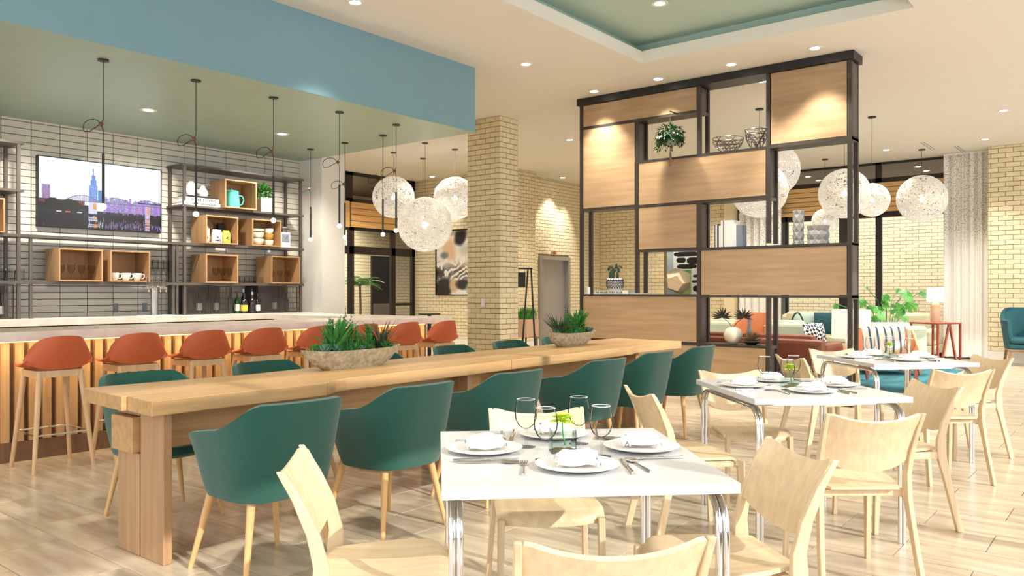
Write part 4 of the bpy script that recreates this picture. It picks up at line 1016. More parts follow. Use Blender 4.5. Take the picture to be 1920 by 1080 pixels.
for i in range(4): bottle(2.87+.13*i, 9.64, .29, .036, BOTB, BOTR if i < 2 else BOTB, PAPER, 'dark bottle in the wire cabinet at the left frame edge, %s' % ('first', 'second', 'third', 'fourth')[i], 1.03)
# beer tap
p = at(291, 590, Y=9.32); t = thing('beer_tap', 'brushed steel beer tower with four tap handles', 'beer tap', (p.x, 9.34, 1.016))
MB().lathe([(.055, 0), (.048, .02), (.043, .17), (.05, .32), (.05, .335)], 24).build('column', INOX, t, smooth=True)
MB().tube([(-.13, -.01, .345), (.13, -.01, .345)], .018, 12).build('manifold', CHROME, t, smooth=True)
for i in range(4):
    x = -.105+.07*i; hb = MB().tube([(x, -.035, .345), (x-.004, -.05, .39), (x-.012, -.055, .47)], [.007, .009, .012], 10).build('tap_handle', CHROME, t, smooth=True)
    MB().tube([(x, -.02, .345), (x, -.075, .34), (x, -.08, .29)], .008, 8).build('spout', CHROME, t, smooth=True)
MB().box(-.17, .22, -.12, .10, .0, .012).build('drip_tray', CERAM, t)
for px, w_ in ((217, .05), (271, .055)):
    a = at(px, 585, Y=9.9); tag(MB().box(-w_/2, w_/2, -.012, 0, -.055, .055).box(-.008, .008, -.016, -.012, -.03, -.01).box(-.008, .008, -.016, -.012, .01, .03).build('power_outlet', BOOKG, loc=(a.x, 9.9, 1.11)), 'small grey outlet on the tiles, %s of the beer tap' % ('far left' if px < 240 else 'just left'), 'outlet')

# ---------------------------------------------------------------- black tube pendants
pn = thing('tube_pendant', 'x', 'pendant lamp')
MB().lathe([(.0001, 0), (.045, 0), (.045, -.012), (.0001, -.014)], 24).build('canopy', BLACK, pn)
zb = -.54; dlp = Vector((-.6, .8, 0))
pts = [(0, 0, -.01), (0, 0, zb+.04), (-.012, .008, zb+.01)]
MB().tube(pts, .0035, 6).build('cord', BLACK, pn); MB().tube([(-.012, .008, zb-.01), (0, 0, zb-.05), (0, 0, zb-.26)], .0035, 6).build('cord', BLACK, pn)
lp = [(-.02, .012, zb)]+[tuple(dlp*(.03+.15*(1-math.cos(PI*k/8))/2*1.0)+Vector((0, 0, zb+.055*math.sin(PI*k/8)*1.0-.02*k/8))) for k in range(1, 9)]+[tuple(dlp*.17+Vector((0, 0, zb-.06))), tuple(dlp*.12+Vector((0, 0, zb-.055))), (-.02, .012, zb)]
MB().tube(lp, .0035, 6).build('cord_loop', BLACK, pn, smooth=True); MB().ball((-.014, .01, zb), .019, 14).build('slide_ball', COPPER, pn, smooth=True)
MB().tube([(0, 0, -.785), (0, 0, -1.205)], .0115, 14).build('tube', BLACK, pn, smooth=True); MB().ball((0, 0, -1.228), .024, 16).build('bulb', BULB, pn, smooth=True)
k = Repeat(pn)
lb_ = ['black tube pendant in front of the television', 'black tube pendant left of the turquoise teapot', 'black tube pendant in front of the herb pot', 'black tube pendant in front of the white pier', 'black tube pendant in front of the left globe lamp']
for i in range(5): k((3.09+.83*i, 6.85, 3.245), rnd.uniform(-.1, .1), lb_[i], 'black tube pendants over the bar'); lamp('pendant_light', 'POINT', (3.09+.83*i, 6.85, 1.98), 6, WARM, shadow_soft_size=.03)
for (x, y), l_ in zip(((6.78, 8.93), (6.77, 8.20), (6.74, 7.44)), ('black tube pendant between the shelf unit and the pier', 'black tube pendant at the right edge of the white pier', 'black tube pendant over the right return of the bar')):
    k((x, y, 3.245), rnd.uniform(-.1, .1), l_, 'black tube pendants over the bar')

# ---------------------------------------------------------------- woven globe pendants
def globe_mesh(seed, n=105):
    rr = random.Random(seed); b = MB()
    for i in range(n):
        ax = Vector((rr.gauss(0, 1), rr.gauss(0, 1), rr.gauss(0, 1)*1.2)).normalized(); a = ax.orthogonal().normalized(); c = ax.cross(a)
        h = rr.uniform(-.75, .75) if i % 3 else rr.uniform(-.2, .2); q = math.sqrt(1-h*h); N = 30; R_ = rr.uniform(.975, 1)
        b.tube([(ax*h+(a*math.cos(2*PI*k/N)+c*math.sin(2*PI*k/N))*q)*R_ for k in range(N)], rr.uniform(.007, .0125), 3, closed=True)
    return b
gm = thing('globe_pendant', 'x', 'globe lamp')
sh = globe_mesh(2).build('woven_shade', None, gm, smooth=True); m = bpy.data.materials.new('glowing_thread'); m.use_nodes = True; T = NT(m); T.n.remove(T.n['Principled BSDF'])
dfn = T.new('ShaderNodeBsdfDiffuse'); tl = T.new('ShaderNodeBsdfTranslucent'); mx = T.new('ShaderNodeMixShader'); dfn.inputs[0].default_value = tl.inputs[0].default_value = (.95, .93, .88, 1)
T.link(dfn.outputs[0], mx.inputs[1]); T.link(tl.outputs[0], mx.inputs[2]); mx.inputs[0].default_value = .5; ad = T.new('ShaderNodeAddShader'); em_ = T.new('ShaderNodeEmission'); em_.inputs[0].default_value = (1, .97, .92, 1); em_.inputs[1].default_value = .08
T.link(mx.outputs[0], ad.inputs[0]); T.link(em_.outputs[0], ad.inputs[1]); T.link(ad.outputs[0], T.n['Material Output'].inputs[0])
sh.data.materials.clear(); sh.data.materials.append(m)
MB().ball((0, 0, -.02), .12, 16).build('bulb', GBULB, gm, smooth=True); MB().tube([(0, 0, .1), (0, 0, .22)], .05, 12).build('bulb_holder', SIGNW, gm)
k = Repeat(gm)
GLB = [(738, 370, 15.6, .41, 'white woven globe lamp left of the largest one, behind a black tube pendant'), (797, 421, 14.6, .50, 'largest white woven globe lamp, lowest of the left cluster'), (793, 408.5, 16.3, .27, 'small white woven globe lamp seen behind the largest one'), (853, 372, 15.26, .41, 'white woven globe lamp half hidden by the brick column'),
       (1450, 318, 14.2, .46, 'white woven globe lamp directly right of the divider bowls'), (1424, 357, 11.9, .41, 'white woven globe lamp hanging behind the divider books'), (1583, 363, 13.3, .41, 'white woven globe lamp behind the right posts of the divider'), (1635, 375, 12.43, .26, 'medium white woven globe lamp just right of the divider'),
       (1728.5, 373, 15.28, .45, 'white woven globe lamp nearest the patterned curtain'), (1547, 415, 16.4, .265, 'smallest white woven globe lamp, low behind the grey vases')]
GO = []
for i, (px, py, d, R_, l_) in enumerate(GLB):
    z = EYE+(HOR-py)/FPX*d; p = cw((px-960)/FPX*d, d, z); o = k(p, i*.7, l_, 'white woven globe lamps', R_)
    GO.append((o, px, z, R_, p))
for o, px, z, R_, p in GO:
    s = 1/R_; dz = (ZC-z)*s
    MB().tube([(0, 0, .2), (0, 0, dz-.01*s)], .0035*s, 6).build('cord', INK if px > 1000 else STEEL_W, o); MB().lathe([(.0001, 0), (.06*s, 0), (.06*s, -.02*s), (.0001, -.022*s)], 20, (0, 0, dz-.001)).build('canopy', BLACK if px > 1000 else STEEL_W, o)
    lamp('globe_light', 'POINT', (p.x, p.y, p.z), 5*(R_/.4)**2, (1, .96, .9), shadow_soft_size=.17*R_)

# ---------------------------------------------------------------- things on the divider
XI = 9.58
def dv(px, z): p = at(px, 500, X=XI); return (XI, p.y, z)
z1, z2, z3, z4 = 3.061, 1.866, 1.276, .656
def upr(o): return o
# hanging plant
p = at(1257, 262, X=9.24); t = thing('hanging_plant', 'trailing green plant hanging in a macrame sling in the upper divider bay', 'hanging plant', (9.24, p.y, 3.27))
MB().lathe([(.0001, -.09), (.05, -.085), (.085, -.03), (.09, .03), (.084, .03), (.0001, .0)], 20).build('pot', GREYP, t, smooth=True)
b = MB()
for i in range(4): a = i*PI/2+.4; b.tube([(.088*math.cos(a), .088*math.sin(a), .02), (0.0, 0, .27)], .003, 5); b.tube([(.088*math.cos(a), .088*math.sin(a), .02), (0, 0, -.12)], .003, 5)
b.tube([(0, 0, .27), (0, 0, .335)], .004, 5); b.build('sling', BRONZEL, t); MB().tube([(0, 0, -.12), (0, 0, -.19)], .008, 6).tube([(0, 0, -.19), (.004, 0, -.36)], [.014, .02], 8).build('tassel', WALNUT, t)
MB().box(-.01, .195, -.01, .01, .335, .345).build('hook', BLACK, t)
bushy('foliage', .17, 430, (0, 0, .02), LEAFD, t, 5, .055, .032, .8, up=-.2)
rr = random.Random(8); b = MB()
for i in range(22):
    a = rr.uniform(0, 6.28); L = rr.uniform(.08, .20); x, y = .14*math.cos(a), .16*math.sin(a)
    for k in range(int(L/.022)): b.leaf((x*(1+k*.03), y*(1+k*.03), .02-k*.022), (math.cos(a+k*2), math.sin(a+k*2), -.4), .045, .028, .4, n=2)
b.build('trailing_stems', LEAFD, t)
# wire bowls
def wire_bowl(px, w_, h, lbl, seed):
    t = thing('wire_bowl', lbl, 'bowl', dv(px, z1)); rr = random.Random(seed); b = MB(); R_ = w_/2
    P = lambda a, v: (R_*(.38+.62*math.sin(v*PI/2)**.8)*math.cos(a), R_*(.38+.62*math.sin(v*PI/2)**.8)*math.sin(a), .006+h*v)
    for i in range(18):
        a0 = rr.uniform(0, 6.28); tw_ = rr.choice((-1, 1))*rr.uniform(.6, 1.4); b.tube([P(a0+tw_*v/8, v/8) for v in range(9)], .0045, 5)
    for v in (0, .45, .72, 1): b.tube([P(2*PI*k/30, v) for k in range(30)], .0055, 6, closed=True)
    b.build('wire_basket', WIREM, t, smooth=True)
    MB().lathe([(.0001, 0), (R_*.39, 0), (R_*.39, .005), (.0001, .005)], 24).build('base_plate', WIREM, t)
wire_bowl(1365, .38, .17, 'wide low woven metal bowl in the top divider bay', 1); wire_bowl(1418, .27, .23, 'taller narrow woven metal bowl in the top divider bay', 6)
# books upright in the middle bay
ys = [(1342.5, .28, .014, PAPER), (1346, .285, .010, BOOKB), (1351, .285, .022, PAPER), (1356.5, .29, .02, BOOKB), (1361.5, .27, .025, PAPER), (1367, .33, .03, PAPER), (1371.5, .33, .012, BOOKB), (1384, .33, .12, PAPER), (1398.5, .285, .035, PAPER), (1408.5, .27, .05, BOOKG)]
nm = ['thin white book standing at the left end of the divider book row', 'thin black book beside the leftmost white one on the divider', 'second white book with black edges in the divider book row', 'thick black-covered book left of middle in the divider row', 'short white book between black covers in the divider row', 'tall white book with black spine edge in the divider row', 'narrow tall black book left of the wide white one', 'wide white volume in the middle of the divider book row', 'white book with pale blue spine right of the wide volume', 'grey-blue book at the right end of the divider book row']
yc = at(1341, 500, X=9.52).y
for (px, h, wd, m), l_ in zip(ys, nm):
    t = thing('book', l_, 'book', (9.47, yc-wd/2, z2), 0, 'books standing on the divider shelf'); yc -= wd+.0015
    MB().box(0, .20, -wd/2, -wd/2+.003, 0, h).box(0, .20, wd/2-.003, wd/2, 0, h).box(-.002, .003, -wd/2, wd/2, 0, h).build('cover', m, t); MB().box(.0035, .195, -wd/2+.0035, wd/2-.0035, .004, h-.005).build('pages', PAPER, t)
# faceted vases
def facet(px, R_, h, n, rows, lbl):
    t = MB(); vs = []; fs = []
    for j in range(rows*2+1):
        for k in range(n):
            a = 2*PI*(k+(.5 if j % 2 else 0))/n; r_ = R_*(.90+.10*((j % 2) == 0)); vs.append((r_*math.cos(a), r_*math.sin(a), h*j/(rows*2)))
    for j in range(rows*2):
        for k in range(n):
            a, c = j*n+k, j*n+(k+1) % n; d_, e_ = a+n, c+n
            if j % 2: fs += [(a, c, e_), (a, e_, d_)]
            else: fs += [(a, c, d_), (c, e_, d_)]
    T_ = rows*2*n; m_ = len(vs); vs += [(.8*v[0], .8*v[1], h) for v in vs[T_:T_+n]]+[(.8*v[0], .8*v[1], h*.3) for v in vs[T_:T_+n]]
    for k in range(n): k2 = (k+1) % n; fs += [(T_+k, T_+k2, m_+k2, m_+k), (m_+k, m_+k2, m_+n+k2, m_+n+k)]
    fs += [tuple(range(n-1, -1, -1)), tuple(m_+n+k for k in range(n))]
    return tag(t.add(vs, fs).build('vase', GREYP, loc=dv(px, z2)), lbl, 'vase')
facet(1497, .068, .41, 6, 4, 'tall narrow grey faceted vase on the divider'); facet(1534, .13, .215, 9, 2, 'wide low grey faceted vase on the divider')
# cactus pot on a book
py_ = dv(1153, z3); t = thing('book', 'white book lying under the patterned cactus pot', 'book', py_)
MB().box(-.1, .12, -.27, .27, 0, .003).box(-.1, .12, -.27, .27, .042, .045).box(-.103, -.099, -.27, .27, .003, .042).build('cover', PAPER, t); MB().box(-.098, .115, -.262, .262, .0035, .0415).build('pages', PAPER, t)
text('THE WALKER STORY TELLER', .034, (-.1035, .04, .022), (PI/2, 0, -PI/2), INK, t, bold=.001)
t = thing('cactus_pot', 'prickly pear cactus in a black and white zigzag pot', 'potted plant', (py_[0], py_[1]-.0, z3+.046))
N, n2 = 24, 8; 
pot = MB(); pr = [(.075, 0), (.105, .03), (.118, .07), (.12, .11), (.112, .15), (.098, .17)]
pot.lathe([(.0001, 0)]+pr+[(.09, .17), (.085, .13), (.0001, .13)], 32); pot.build('pot', CERAM, t, smooth=True)
b = MB()
for row, (za, zb_) in enumerate(((.02, .06), (.055, .105), (.09, .135), (.125, .15))):
    for k in range(36):
        a0, a1 = 2*PI*k/36, 2*PI*(k+1)/36; h0, h1 = (za, zb_) if k % 2 else (zb_, za)
        def q(a, z):
            for (r0, y0), (r1, y1) in zip(pr, pr[1:]):
                if y0 <= z <= y1: r_ = r0+(r1-r0)*(z-y0)/(y1-y0)+.0055; return (r_*math.cos(a), r_*math.sin(a), z)
            return (.1*math.cos(a), .1*math.sin(a), z)
        b.add([q(a0, h0), q(a1, h1), q(a1, min(.165, h1+.020)), q(a0, min(.165, h0+.020))], [(0, 1, 2, 3)])
b.build('zigzag_pattern', INK, t)
pads = [((0, .05, .21), .062, .085, 0), ((0, .095, .31), .026, .04, .5), ((0, .03, .31), .03, .045, -.5), ((0, -.04, .20), .03, .075, 0), ((0, -.055, .30), .022, .05, -.4), ((0, -.02, .34), .02, .038, .3), ((0, -.09, .33), .014, .035, -1.0), ((0, -.0, .275), .02, .03, .9)]
for (c, a_, h_, rot) in pads: MB().ball((0, 0, 0), 1, 14, M=Matrix.Translation(c)@Matrix.Rotation(rot, 4, 'X')@Matrix.Diagonal((.018, a_*.8, h_, 1))).build('cactus_pad', CACT, t, smooth=True)
tag(MB().lathe([(.0001, 0), (.03, 0), (.03, .09), (.024, .095), (.0001, .095)], 20).build('candle', CERAM, loc=(9.6, at(1103, 500, X=9.6).y, z3), smooth=True), 'small pale candle in the left bay of the divider', 'candle')
# wooden polyhedron
bm = bmesh.new(); bmesh.ops.create_icosphere(bm, subdivisions=1, radius=.18); 
dual = [f.calc_center_median() for f in bm.faces]; b2 = bmesh.new()
for v in dual: b2.verts.new(v.normalized()*.178)
bmesh.ops.convex_hull(b2, input=b2.verts); bmesh.ops.dissolve_limit(b2, angle_limit=math.radians(8), verts=b2.verts, edges=b2.edges)
me = bpy.data.meshes.new('polyhedron_ornament'); b2.to_mesh(me); bm.free(); b2.free(); me.materials.append(BIRCH)
o = bpy.data.objects.new('polyhedron_ornament', me); COL.objects.link(o); p = dv(1271, z3); o.location = (9.59, p[1], z3+.166); o.rotation_euler = (.35, .2, .3); tag(o, 'faceted pale wooden ball ornament in the divider', 'ornament')
zmin = min((o.rotation_euler.to_matrix()@v.co).z for v in me.vertices); o.location.z = z3-zmin+.001
# low bay
p = dv(1376, z4); p = (9.55, p[1], z4); t = thing('sphere_vase', 'round frosted vase with dark spiky leaves in the low divider bay', 'vase', p)
MB().lathe([(.0001, 0), (.05, .0), (.10, .05), (.118, .11), (.10, .175), (.05, .21), (.035, .215)], 28).build('glass_body', mat('frosted_vase', (206, 196, 176), .25, vary=.05), t, smooth=True)
for sx_ in (-1, 1):
    b = MB(); ox_, oz_ = sx_*.14, .33
    b.tube([(0, 0, .2), (0, -sx_*.06, .27), (0, -sx_*.14, .33)], .004, 5)
    for i in range(13): a = -1.9+i*.32; b.leaf((0, -sx_*.14, .33), (rr.uniform(-.4, .4), math.sin(a), math.cos(a)*.8+.1), .13, .022, .1, n=4, up=(1, 0, 0))
    b.build('leaf_spray', BRONZEL, t)
p = dv(1412, z4); p = (9.535, p[1], z4); t = thing('spiky_bowl', 'dark shallow bowl holding a spiky dried plant in the low divider bay', 'bowl', p)
MB().lathe([(.0001, 0), (.05, 0), (.12, .04), (.115, .045), (.0001, .015)], 28).build('dish', BLACK, t, smooth=True); b = MB()
for i in range(120): a = rr.uniform(0, 6.28); e = rr.uniform(.0, 1.5); b.leaf((0, 0, .03), (math.cos(a), math.sin(a), math.tan(e*.9)), .15, .010, .05, n=3)
b.build('spikes', mat('dried_leaf', (128, 104, 68), .7, vary=.2), t)
p = dv(1401, z4); t = tag(MB().lathe([(.0001, 0), (.03, 0), (.042, .05), (.036, .13), (.02, .19), (.022, .26), (.018, .26), (.0001, .1)], 24).build('bottle_vase', GREYP, loc=(9.675, p[1]+.01, z4), smooth=True), 'pale bottle vase behind the spiky bowl in the low divider bay', 'vase')
t.scale = (1, 1, 1.2)
# column outlet
tag(MB().box(9.505, 9.522, -.035, .035, -.06, .06).box(9.50, 9.505, -.012, .012, -.03, .03).build('light_switch', SIGNW, loc=(0, at(906, 567, X=9.52).y, at(906, 567, X=9.52).z)), 'small pale switch plate on the brick column', 'switch')

# ---------------------------------------------------------------- elevator, painting, stand, planter
el = struct(MB().box(EX0, EX0+.09, 11.30, 11.42, 0, 2.17).box(EX1-.09, EX1, 11.30, 11.42, 0, 2.17).box(EX0+.09, EX1-.09, 11.30, 11.42, 2.08, 2.17).build('door_2', ALUM))
mid_ = (EX0+EX1)/2
MB().box(EX0+.09, mid_+.1, 11.40, 11.42, 0, 2.08).build('door_leaf', ALUM, el); MB().box(mid_+.104, EX1-.09, 11.42, 11.44, 0, 2.08).build('door_leaf', ALUM, el)
struct(MB().box(EX0, EX1, 12.2, 12.3, 0, 3).build('wall_shaft', BLACK))
p = at(1038, 474, Y=11.34); t = thing('elevator_sign', 'small elevator floor indicator above the steel door', 'sign', (p.x, 11.34, p.z)); MB().box(-.10, .10, -.02, 0, -.05, .05).build('plate', TERRA, t); MB().box(-.035, .035, -.024, -.0205, -.035, .035).build('display', BLACK, t)
b = MB().prism([(-.075, -.02), (-.05, -.02), (-.0625, .02)], 0, .003, M=Matrix.Translation((0, -.0205, 0))@Matrix.Rotation(PI/2, 4, 'X')).prism([(.05, .02), (.075, .02), (.0625, -.02)], 0, .003, M=Matrix.Translation((0, -.0205, 0))@Matrix.Rotation(PI/2, 4, 'X')); b.build('arrow', BLACK, t)
MB().box(-.02, .02, -.026, -.0245, -.02, .02).build('floor_number', mat('red_digit', (180, 40, 30), .5, emit=.5), t)
# painting on the art wall
pa = thing('abstract_painting', 'large framed abstract painting with white, black and peach strokes on the brick wall', 'painting', (13.86, 13.45, 1.25))
WD, HT = 1.25, 1.50
MB().box(0, .035, -WD-.02, .0, -.02, 0).box(0, .035, -WD-.02, 0, HT, HT+.02).box(0, .035, -.02, 0, 0, HT).box(0, .035, -WD-.02, -WD, 0, HT).build('frame', FRAME_B, pa)
W_, H_ = 75, 90; yy, xx = np.mgrid[0:H_, 0:W_]/np.array([H_, W_]).reshape(2, 1, 1); r = np.random.RandomState(11)
def fnoise(s):
    o = np.zeros((H_, W_)); 
    for k in range(4):
        g = r.rand(int(s*2**k)+3, int(s*2**k)+3); iy = yy*(g.shape[0]-2); ix = xx*(g.shape[1]-2); y0, x0 = iy.astype(int), ix.astype(int); fy, fx_ = iy-y0, ix-x0
        o += ((g[y0, x0]*(1-fx_)+g[y0, x0+1]*fx_)*(1-fy)+(g[y0+1, x0]*(1-fx_)+g[y0+1, x0+1]*fx_)*fy)*.5**k
    return o/1.875
n1, n2, n3 = fnoise(3), fnoise(4), fnoise(6); im = np.ones((H_, W_, 3))*np.array([.93, .91, .86])
def blend(mask, c): 
    m_ = np.clip(mask, 0, 1)[..., None]; im[:] = im*(1-m_)+np.array(c)*m_
blob = lambda cx, cy_, a_, c_, nn: np.clip(1.6-(((xx-cx)/a_)**2+((yy-cy_)/c_)**2)-1.4*(nn-.3), 0, 1)
blend(blob(.35, .28, .2, .2, n1), (.85, .72, .58)); blend(blob(.62, .10, .16, .13, n2), (.10, .09, .09)); blend(blob(.2, .38, .12, .06, n3), (.45, .47, .45)); blend(blob(.8, .3, .25, .12, n1)*.5, (.6, .62, .6))
blend((n2*np.exp(-((yy-.66)/.14)**2)*(np.abs(np.sin((yy+xx*.4+n1*.5)*28)) > .6))*1.5, (.15, .12, .1)); blend(blob(.18, .88, .24, .16, n1), (.13, .09, .08)); blend(blob(.45, .86, .14, .10, n2), (.78, .66, .5)); blend(blob(.7, .84, .22, .08, n3), (.12, .11, .1)); blend(blob(.95, .9, .22, .1, n1), (.6, .68, .6))
PRINT = colmat('print_colour')
raster('canvas', im, (.028, -.02, 0), (0, -WD+.02, 0), (0, 0, HT), PRINT, pa)
# hall artwork behind the divider
ha = thing('hall_artwork', 'black and white brush stroke artwork with a green field, glimpsed through the divider', 'painting', (19.56, 0, 0))
ya, yb = at(1262, 500, X=19.55).y, at(1335, 500, X=19.55).y; za, zb_ = at(1280, 556, X=19.55).z, at(1280, 470, X=19.55).z
W_, H_ = 70, 80; yy, xx = np.mgrid[0:H_, 0:W_]/np.array([H_, W_]).reshape(2, 1, 1); im = np.ones((H_, W_, 3))*np.array([.93, .94, .93])
for cx, cy_, a_, c_ in ((.35, .07, .35, .05), (.2, .2, .12, .06), (.55, .22, .2, .08), (.35, .34, .26, .05), (.62, .55, .12, .03), (.62, .67, .14, .03), (.65, .82, .14, .07), (.85, .4, .1, .05), (.85, .9, .1, .05)): im[((np.abs(xx-cx)/a_)**3+(np.abs(yy-cy_)/c_)**3) < 1] = (.06, .07, .08)
im[(yy > .42) & (xx < .46)] = (.58, .74, .42); im[(yy > .42) & (xx < .46) & (yy < .5)] = (.4, .6, .3)
raster('canvas', im, (0, ya, za), (0, yb-ya, 0), (0, 0, zb_-za), PRINT, ha); MB().box(.003, .03, yb, ya, za, zb_).build('stretcher_board', SIGNW, ha)
# A-frame stand with sign
p = cw((991-960)/FPX*16, 16); t = thing('sign_stand', 'black A-frame stand with a hanging black sign beside the brick column', 'stand', p, TH-PI/2)
for x, y in ((-.14, -.12), (.14, -.12), (-.14, .2), (.14, .2)): MB().bar((x, y, 0), (x*.22+.02, y*.2, 1.78), .032, .032).build('leg', BLACK, t)
MB().box(-.24, .08, -.02, .02, 1.76, 1.79).build('top_bar', BLACK, t); MB().box(-.21, -.06, -.01, .01, 1.40, 1.70).build('hanging_sign', BLACK, t); MB().tube([(-.19, 0, 1.70), (-.19, 0, 1.765)], .004, 5).tube([(-.08, 0, 1.70), (-.08, 0, 1.765)], .004, 5).build('sign_cord', BLACK, t)
p = cw((985-960)/FPX*16.9, 16.9); t = thing('planter_box', 'blush planter box of upright grass beside the brick column', 'planter', p, 0)
MB().box(-.2, .24, -.18, .18, .36, .73).build('box', TERRA, t, bevel=.006)
for x, y in ((-.17, -.15), (.21, -.15), (-.17, .15), (.21, .15)): MB().box(x-.012, x+.012, y-.012, y+.012, 0, .36).build('leg', BLACK, t)
b = MB()
for i in range(260): a = rr.uniform(0, 6.28); b.leaf((rr.uniform(-.18, .22), rr.uniform(-.16, .16), .72), (math.cos(a)*.2, math.sin(a)*.2, 1), rr.uniform(.18, .3), .016, .1, n=2)
b.build('grass', LEAF, t, kind='stuff')
# palm beyond the storefront
def palm(x, y, z, h, n, lbl, L=.7):
    t = thing('palm', lbl, 'plant', (x, y, z)); MB().lathe([(.0001, 0), (.16, 0), (.2, .36), (.18, .36), (.0001, .3)], 20).build('pot', CONC, t, smooth=True)
    MB().tube([(0, 0, .3), (.02, 0, h*.6), (0, 0, h)], [.05, .035, .03], 8).build('trunk', WALNUT, t, smooth=True)
    for i in range(n):
        a = i*2.4; e = .3+.9*(i/n); d = Vector((math.cos(a), math.sin(a), e)).normalized(); b = MB()
        for k in range(14):
            f = k/14; pp = Vector((0, 0, h))+d*L*f-Vector((0, 0, .5*L*f*f)); sd = d.cross(Vector((0, 0, 1))).normalized()
            for s_ in (-1, 1): b.leaf(pp, sd*s_+d*.6-Vector((0, 0, .3)), .26*(1-.6*f), .03, .2, n=2)
        b.build('frond', LEAF, t)
palm(13.1, 15.3, 0, 1.5, 13, 'green palm behind the right sidelight of the dark storefront'); palm(10.9, 15.0, 0, .7, 9, 'low green palm at the left edge of the dark storefront', .45)
# round high table behind the bar end
p = cw((805-960)/FPX*12.3, 12.3); t = thing('round_table', 'dark round high table whose top shows behind the bar end', 'table', p)
MB().lathe([(.0001, .955), (.17, .955), (.17, .975), (.0001, .975)], 28).build('tabletop', BLACK, t); MB().tube([(0, 0, .02), (0, 0, .954)], .03, 12).build('pedestal', BLACK, t); MB().lathe([(.0001, 0), (.15, 0), (.15, .02), (.0001, .02)], 24).build('foot', BLACK, t)

# ---------------------------------------------------------------- curtains
def curtain(y0, y1, x, lbl, n):
    c = thing('curtain', lbl, 'curtain', (x, (y0+y1)/2, .03)); w_ = y1-y0; H2 = ZC-.06
    f = lambda u, v: (.045*math.sin(u*n*2*PI)+.015*math.sin(u*n*4.7*PI+v), -w_/2+w_*u, H2*v)
    MB().sheet(f, n*14, 8, .003, side=-1).build('fabric', CURT, c, smooth=True, sharp=180)
    MB().box(-.05, .05, -w_/2, w_/2, H2, H2+.025).build('track', SIGNW, c)
CURT = mat('patterned_sheer', (236, 230, 222), .9, vary=.0, scale=3)
T = NT(CURT); bs_ = T.n['Principled BSDF']; tc_ = T.new('ShaderNodeTexCoord'); mp = T.new('ShaderNodeMapping'); mp.inputs['Scale'].default_value = (1, 1.3, 1)
vo = T.new('ShaderNodeTexVoronoi'); vo.inputs['Scale'].default_value = 34; T.link(tc_.outputs['Object'], mp.inputs[0]); T.link(mp.outputs[0], vo.inputs[0])
sxyz = T.new('ShaderNodeSeparateXYZ'); T.link(tc_.outputs['Object'], sxyz.inputs[0])
th_ = T.new('ShaderNodeMapRange'); th_.inputs[1].default_value = 2.1; th_.inputs[2].default_value = 2.5; th_.inputs[3].default_value = .14; th_.inputs[4].default_value = .33; T.link(sxyz.outputs['Z'], th_.inputs[0])
lt = T.new('ShaderNodeMath', operation='LESS_THAN'); T.link(vo.outputs['Distance'], lt.inputs[0]); T.link(th_.outputs[0], lt.inputs[1])
nz_ = T.new('ShaderNodeTexNoise'); nz_.inputs['Scale'].default_value = 2.2; T.link(tc_.outputs['Object'], nz_.inputs[0])
mr_ = T.new('ShaderNodeMapRange'); mr_.inputs[1].default_value = .2; mr_.inputs[2].default_value = .45; T.link(nz_.outputs['Fac'], mr_.inputs[0])
mu_ = T.new('ShaderNodeMath', operation='MULTIPLY'); T.link(lt.outputs[0], mu_.inputs[0]); T.link(mr_.outputs[0], mu_.inputs[1])
mc = T.new('ShaderNodeMix', data_type='RGBA'); mc.inputs[6].default_value = (*lin((240, 236, 230)), 1); mc.inputs[7].default_value = (*lin((150, 142, 134)), 1); T.link(mu_.outputs[0], mc.inputs[0]); T.link(mc.outputs[2], bs_.inputs['Base Color'])
curtain(2.46, 3.22, 17.72, 'pale patterned curtain beside the right brick wall', 5)
curtain(sy(1473), 7.45, 17.72, 'pale patterned curtain at the left end of the lounge windows, behind the divider', 6)
struct(MB().box(17.55, 17.9, 7.5, 7.75, 0, ZC).build('wall_stub', BRICKD))

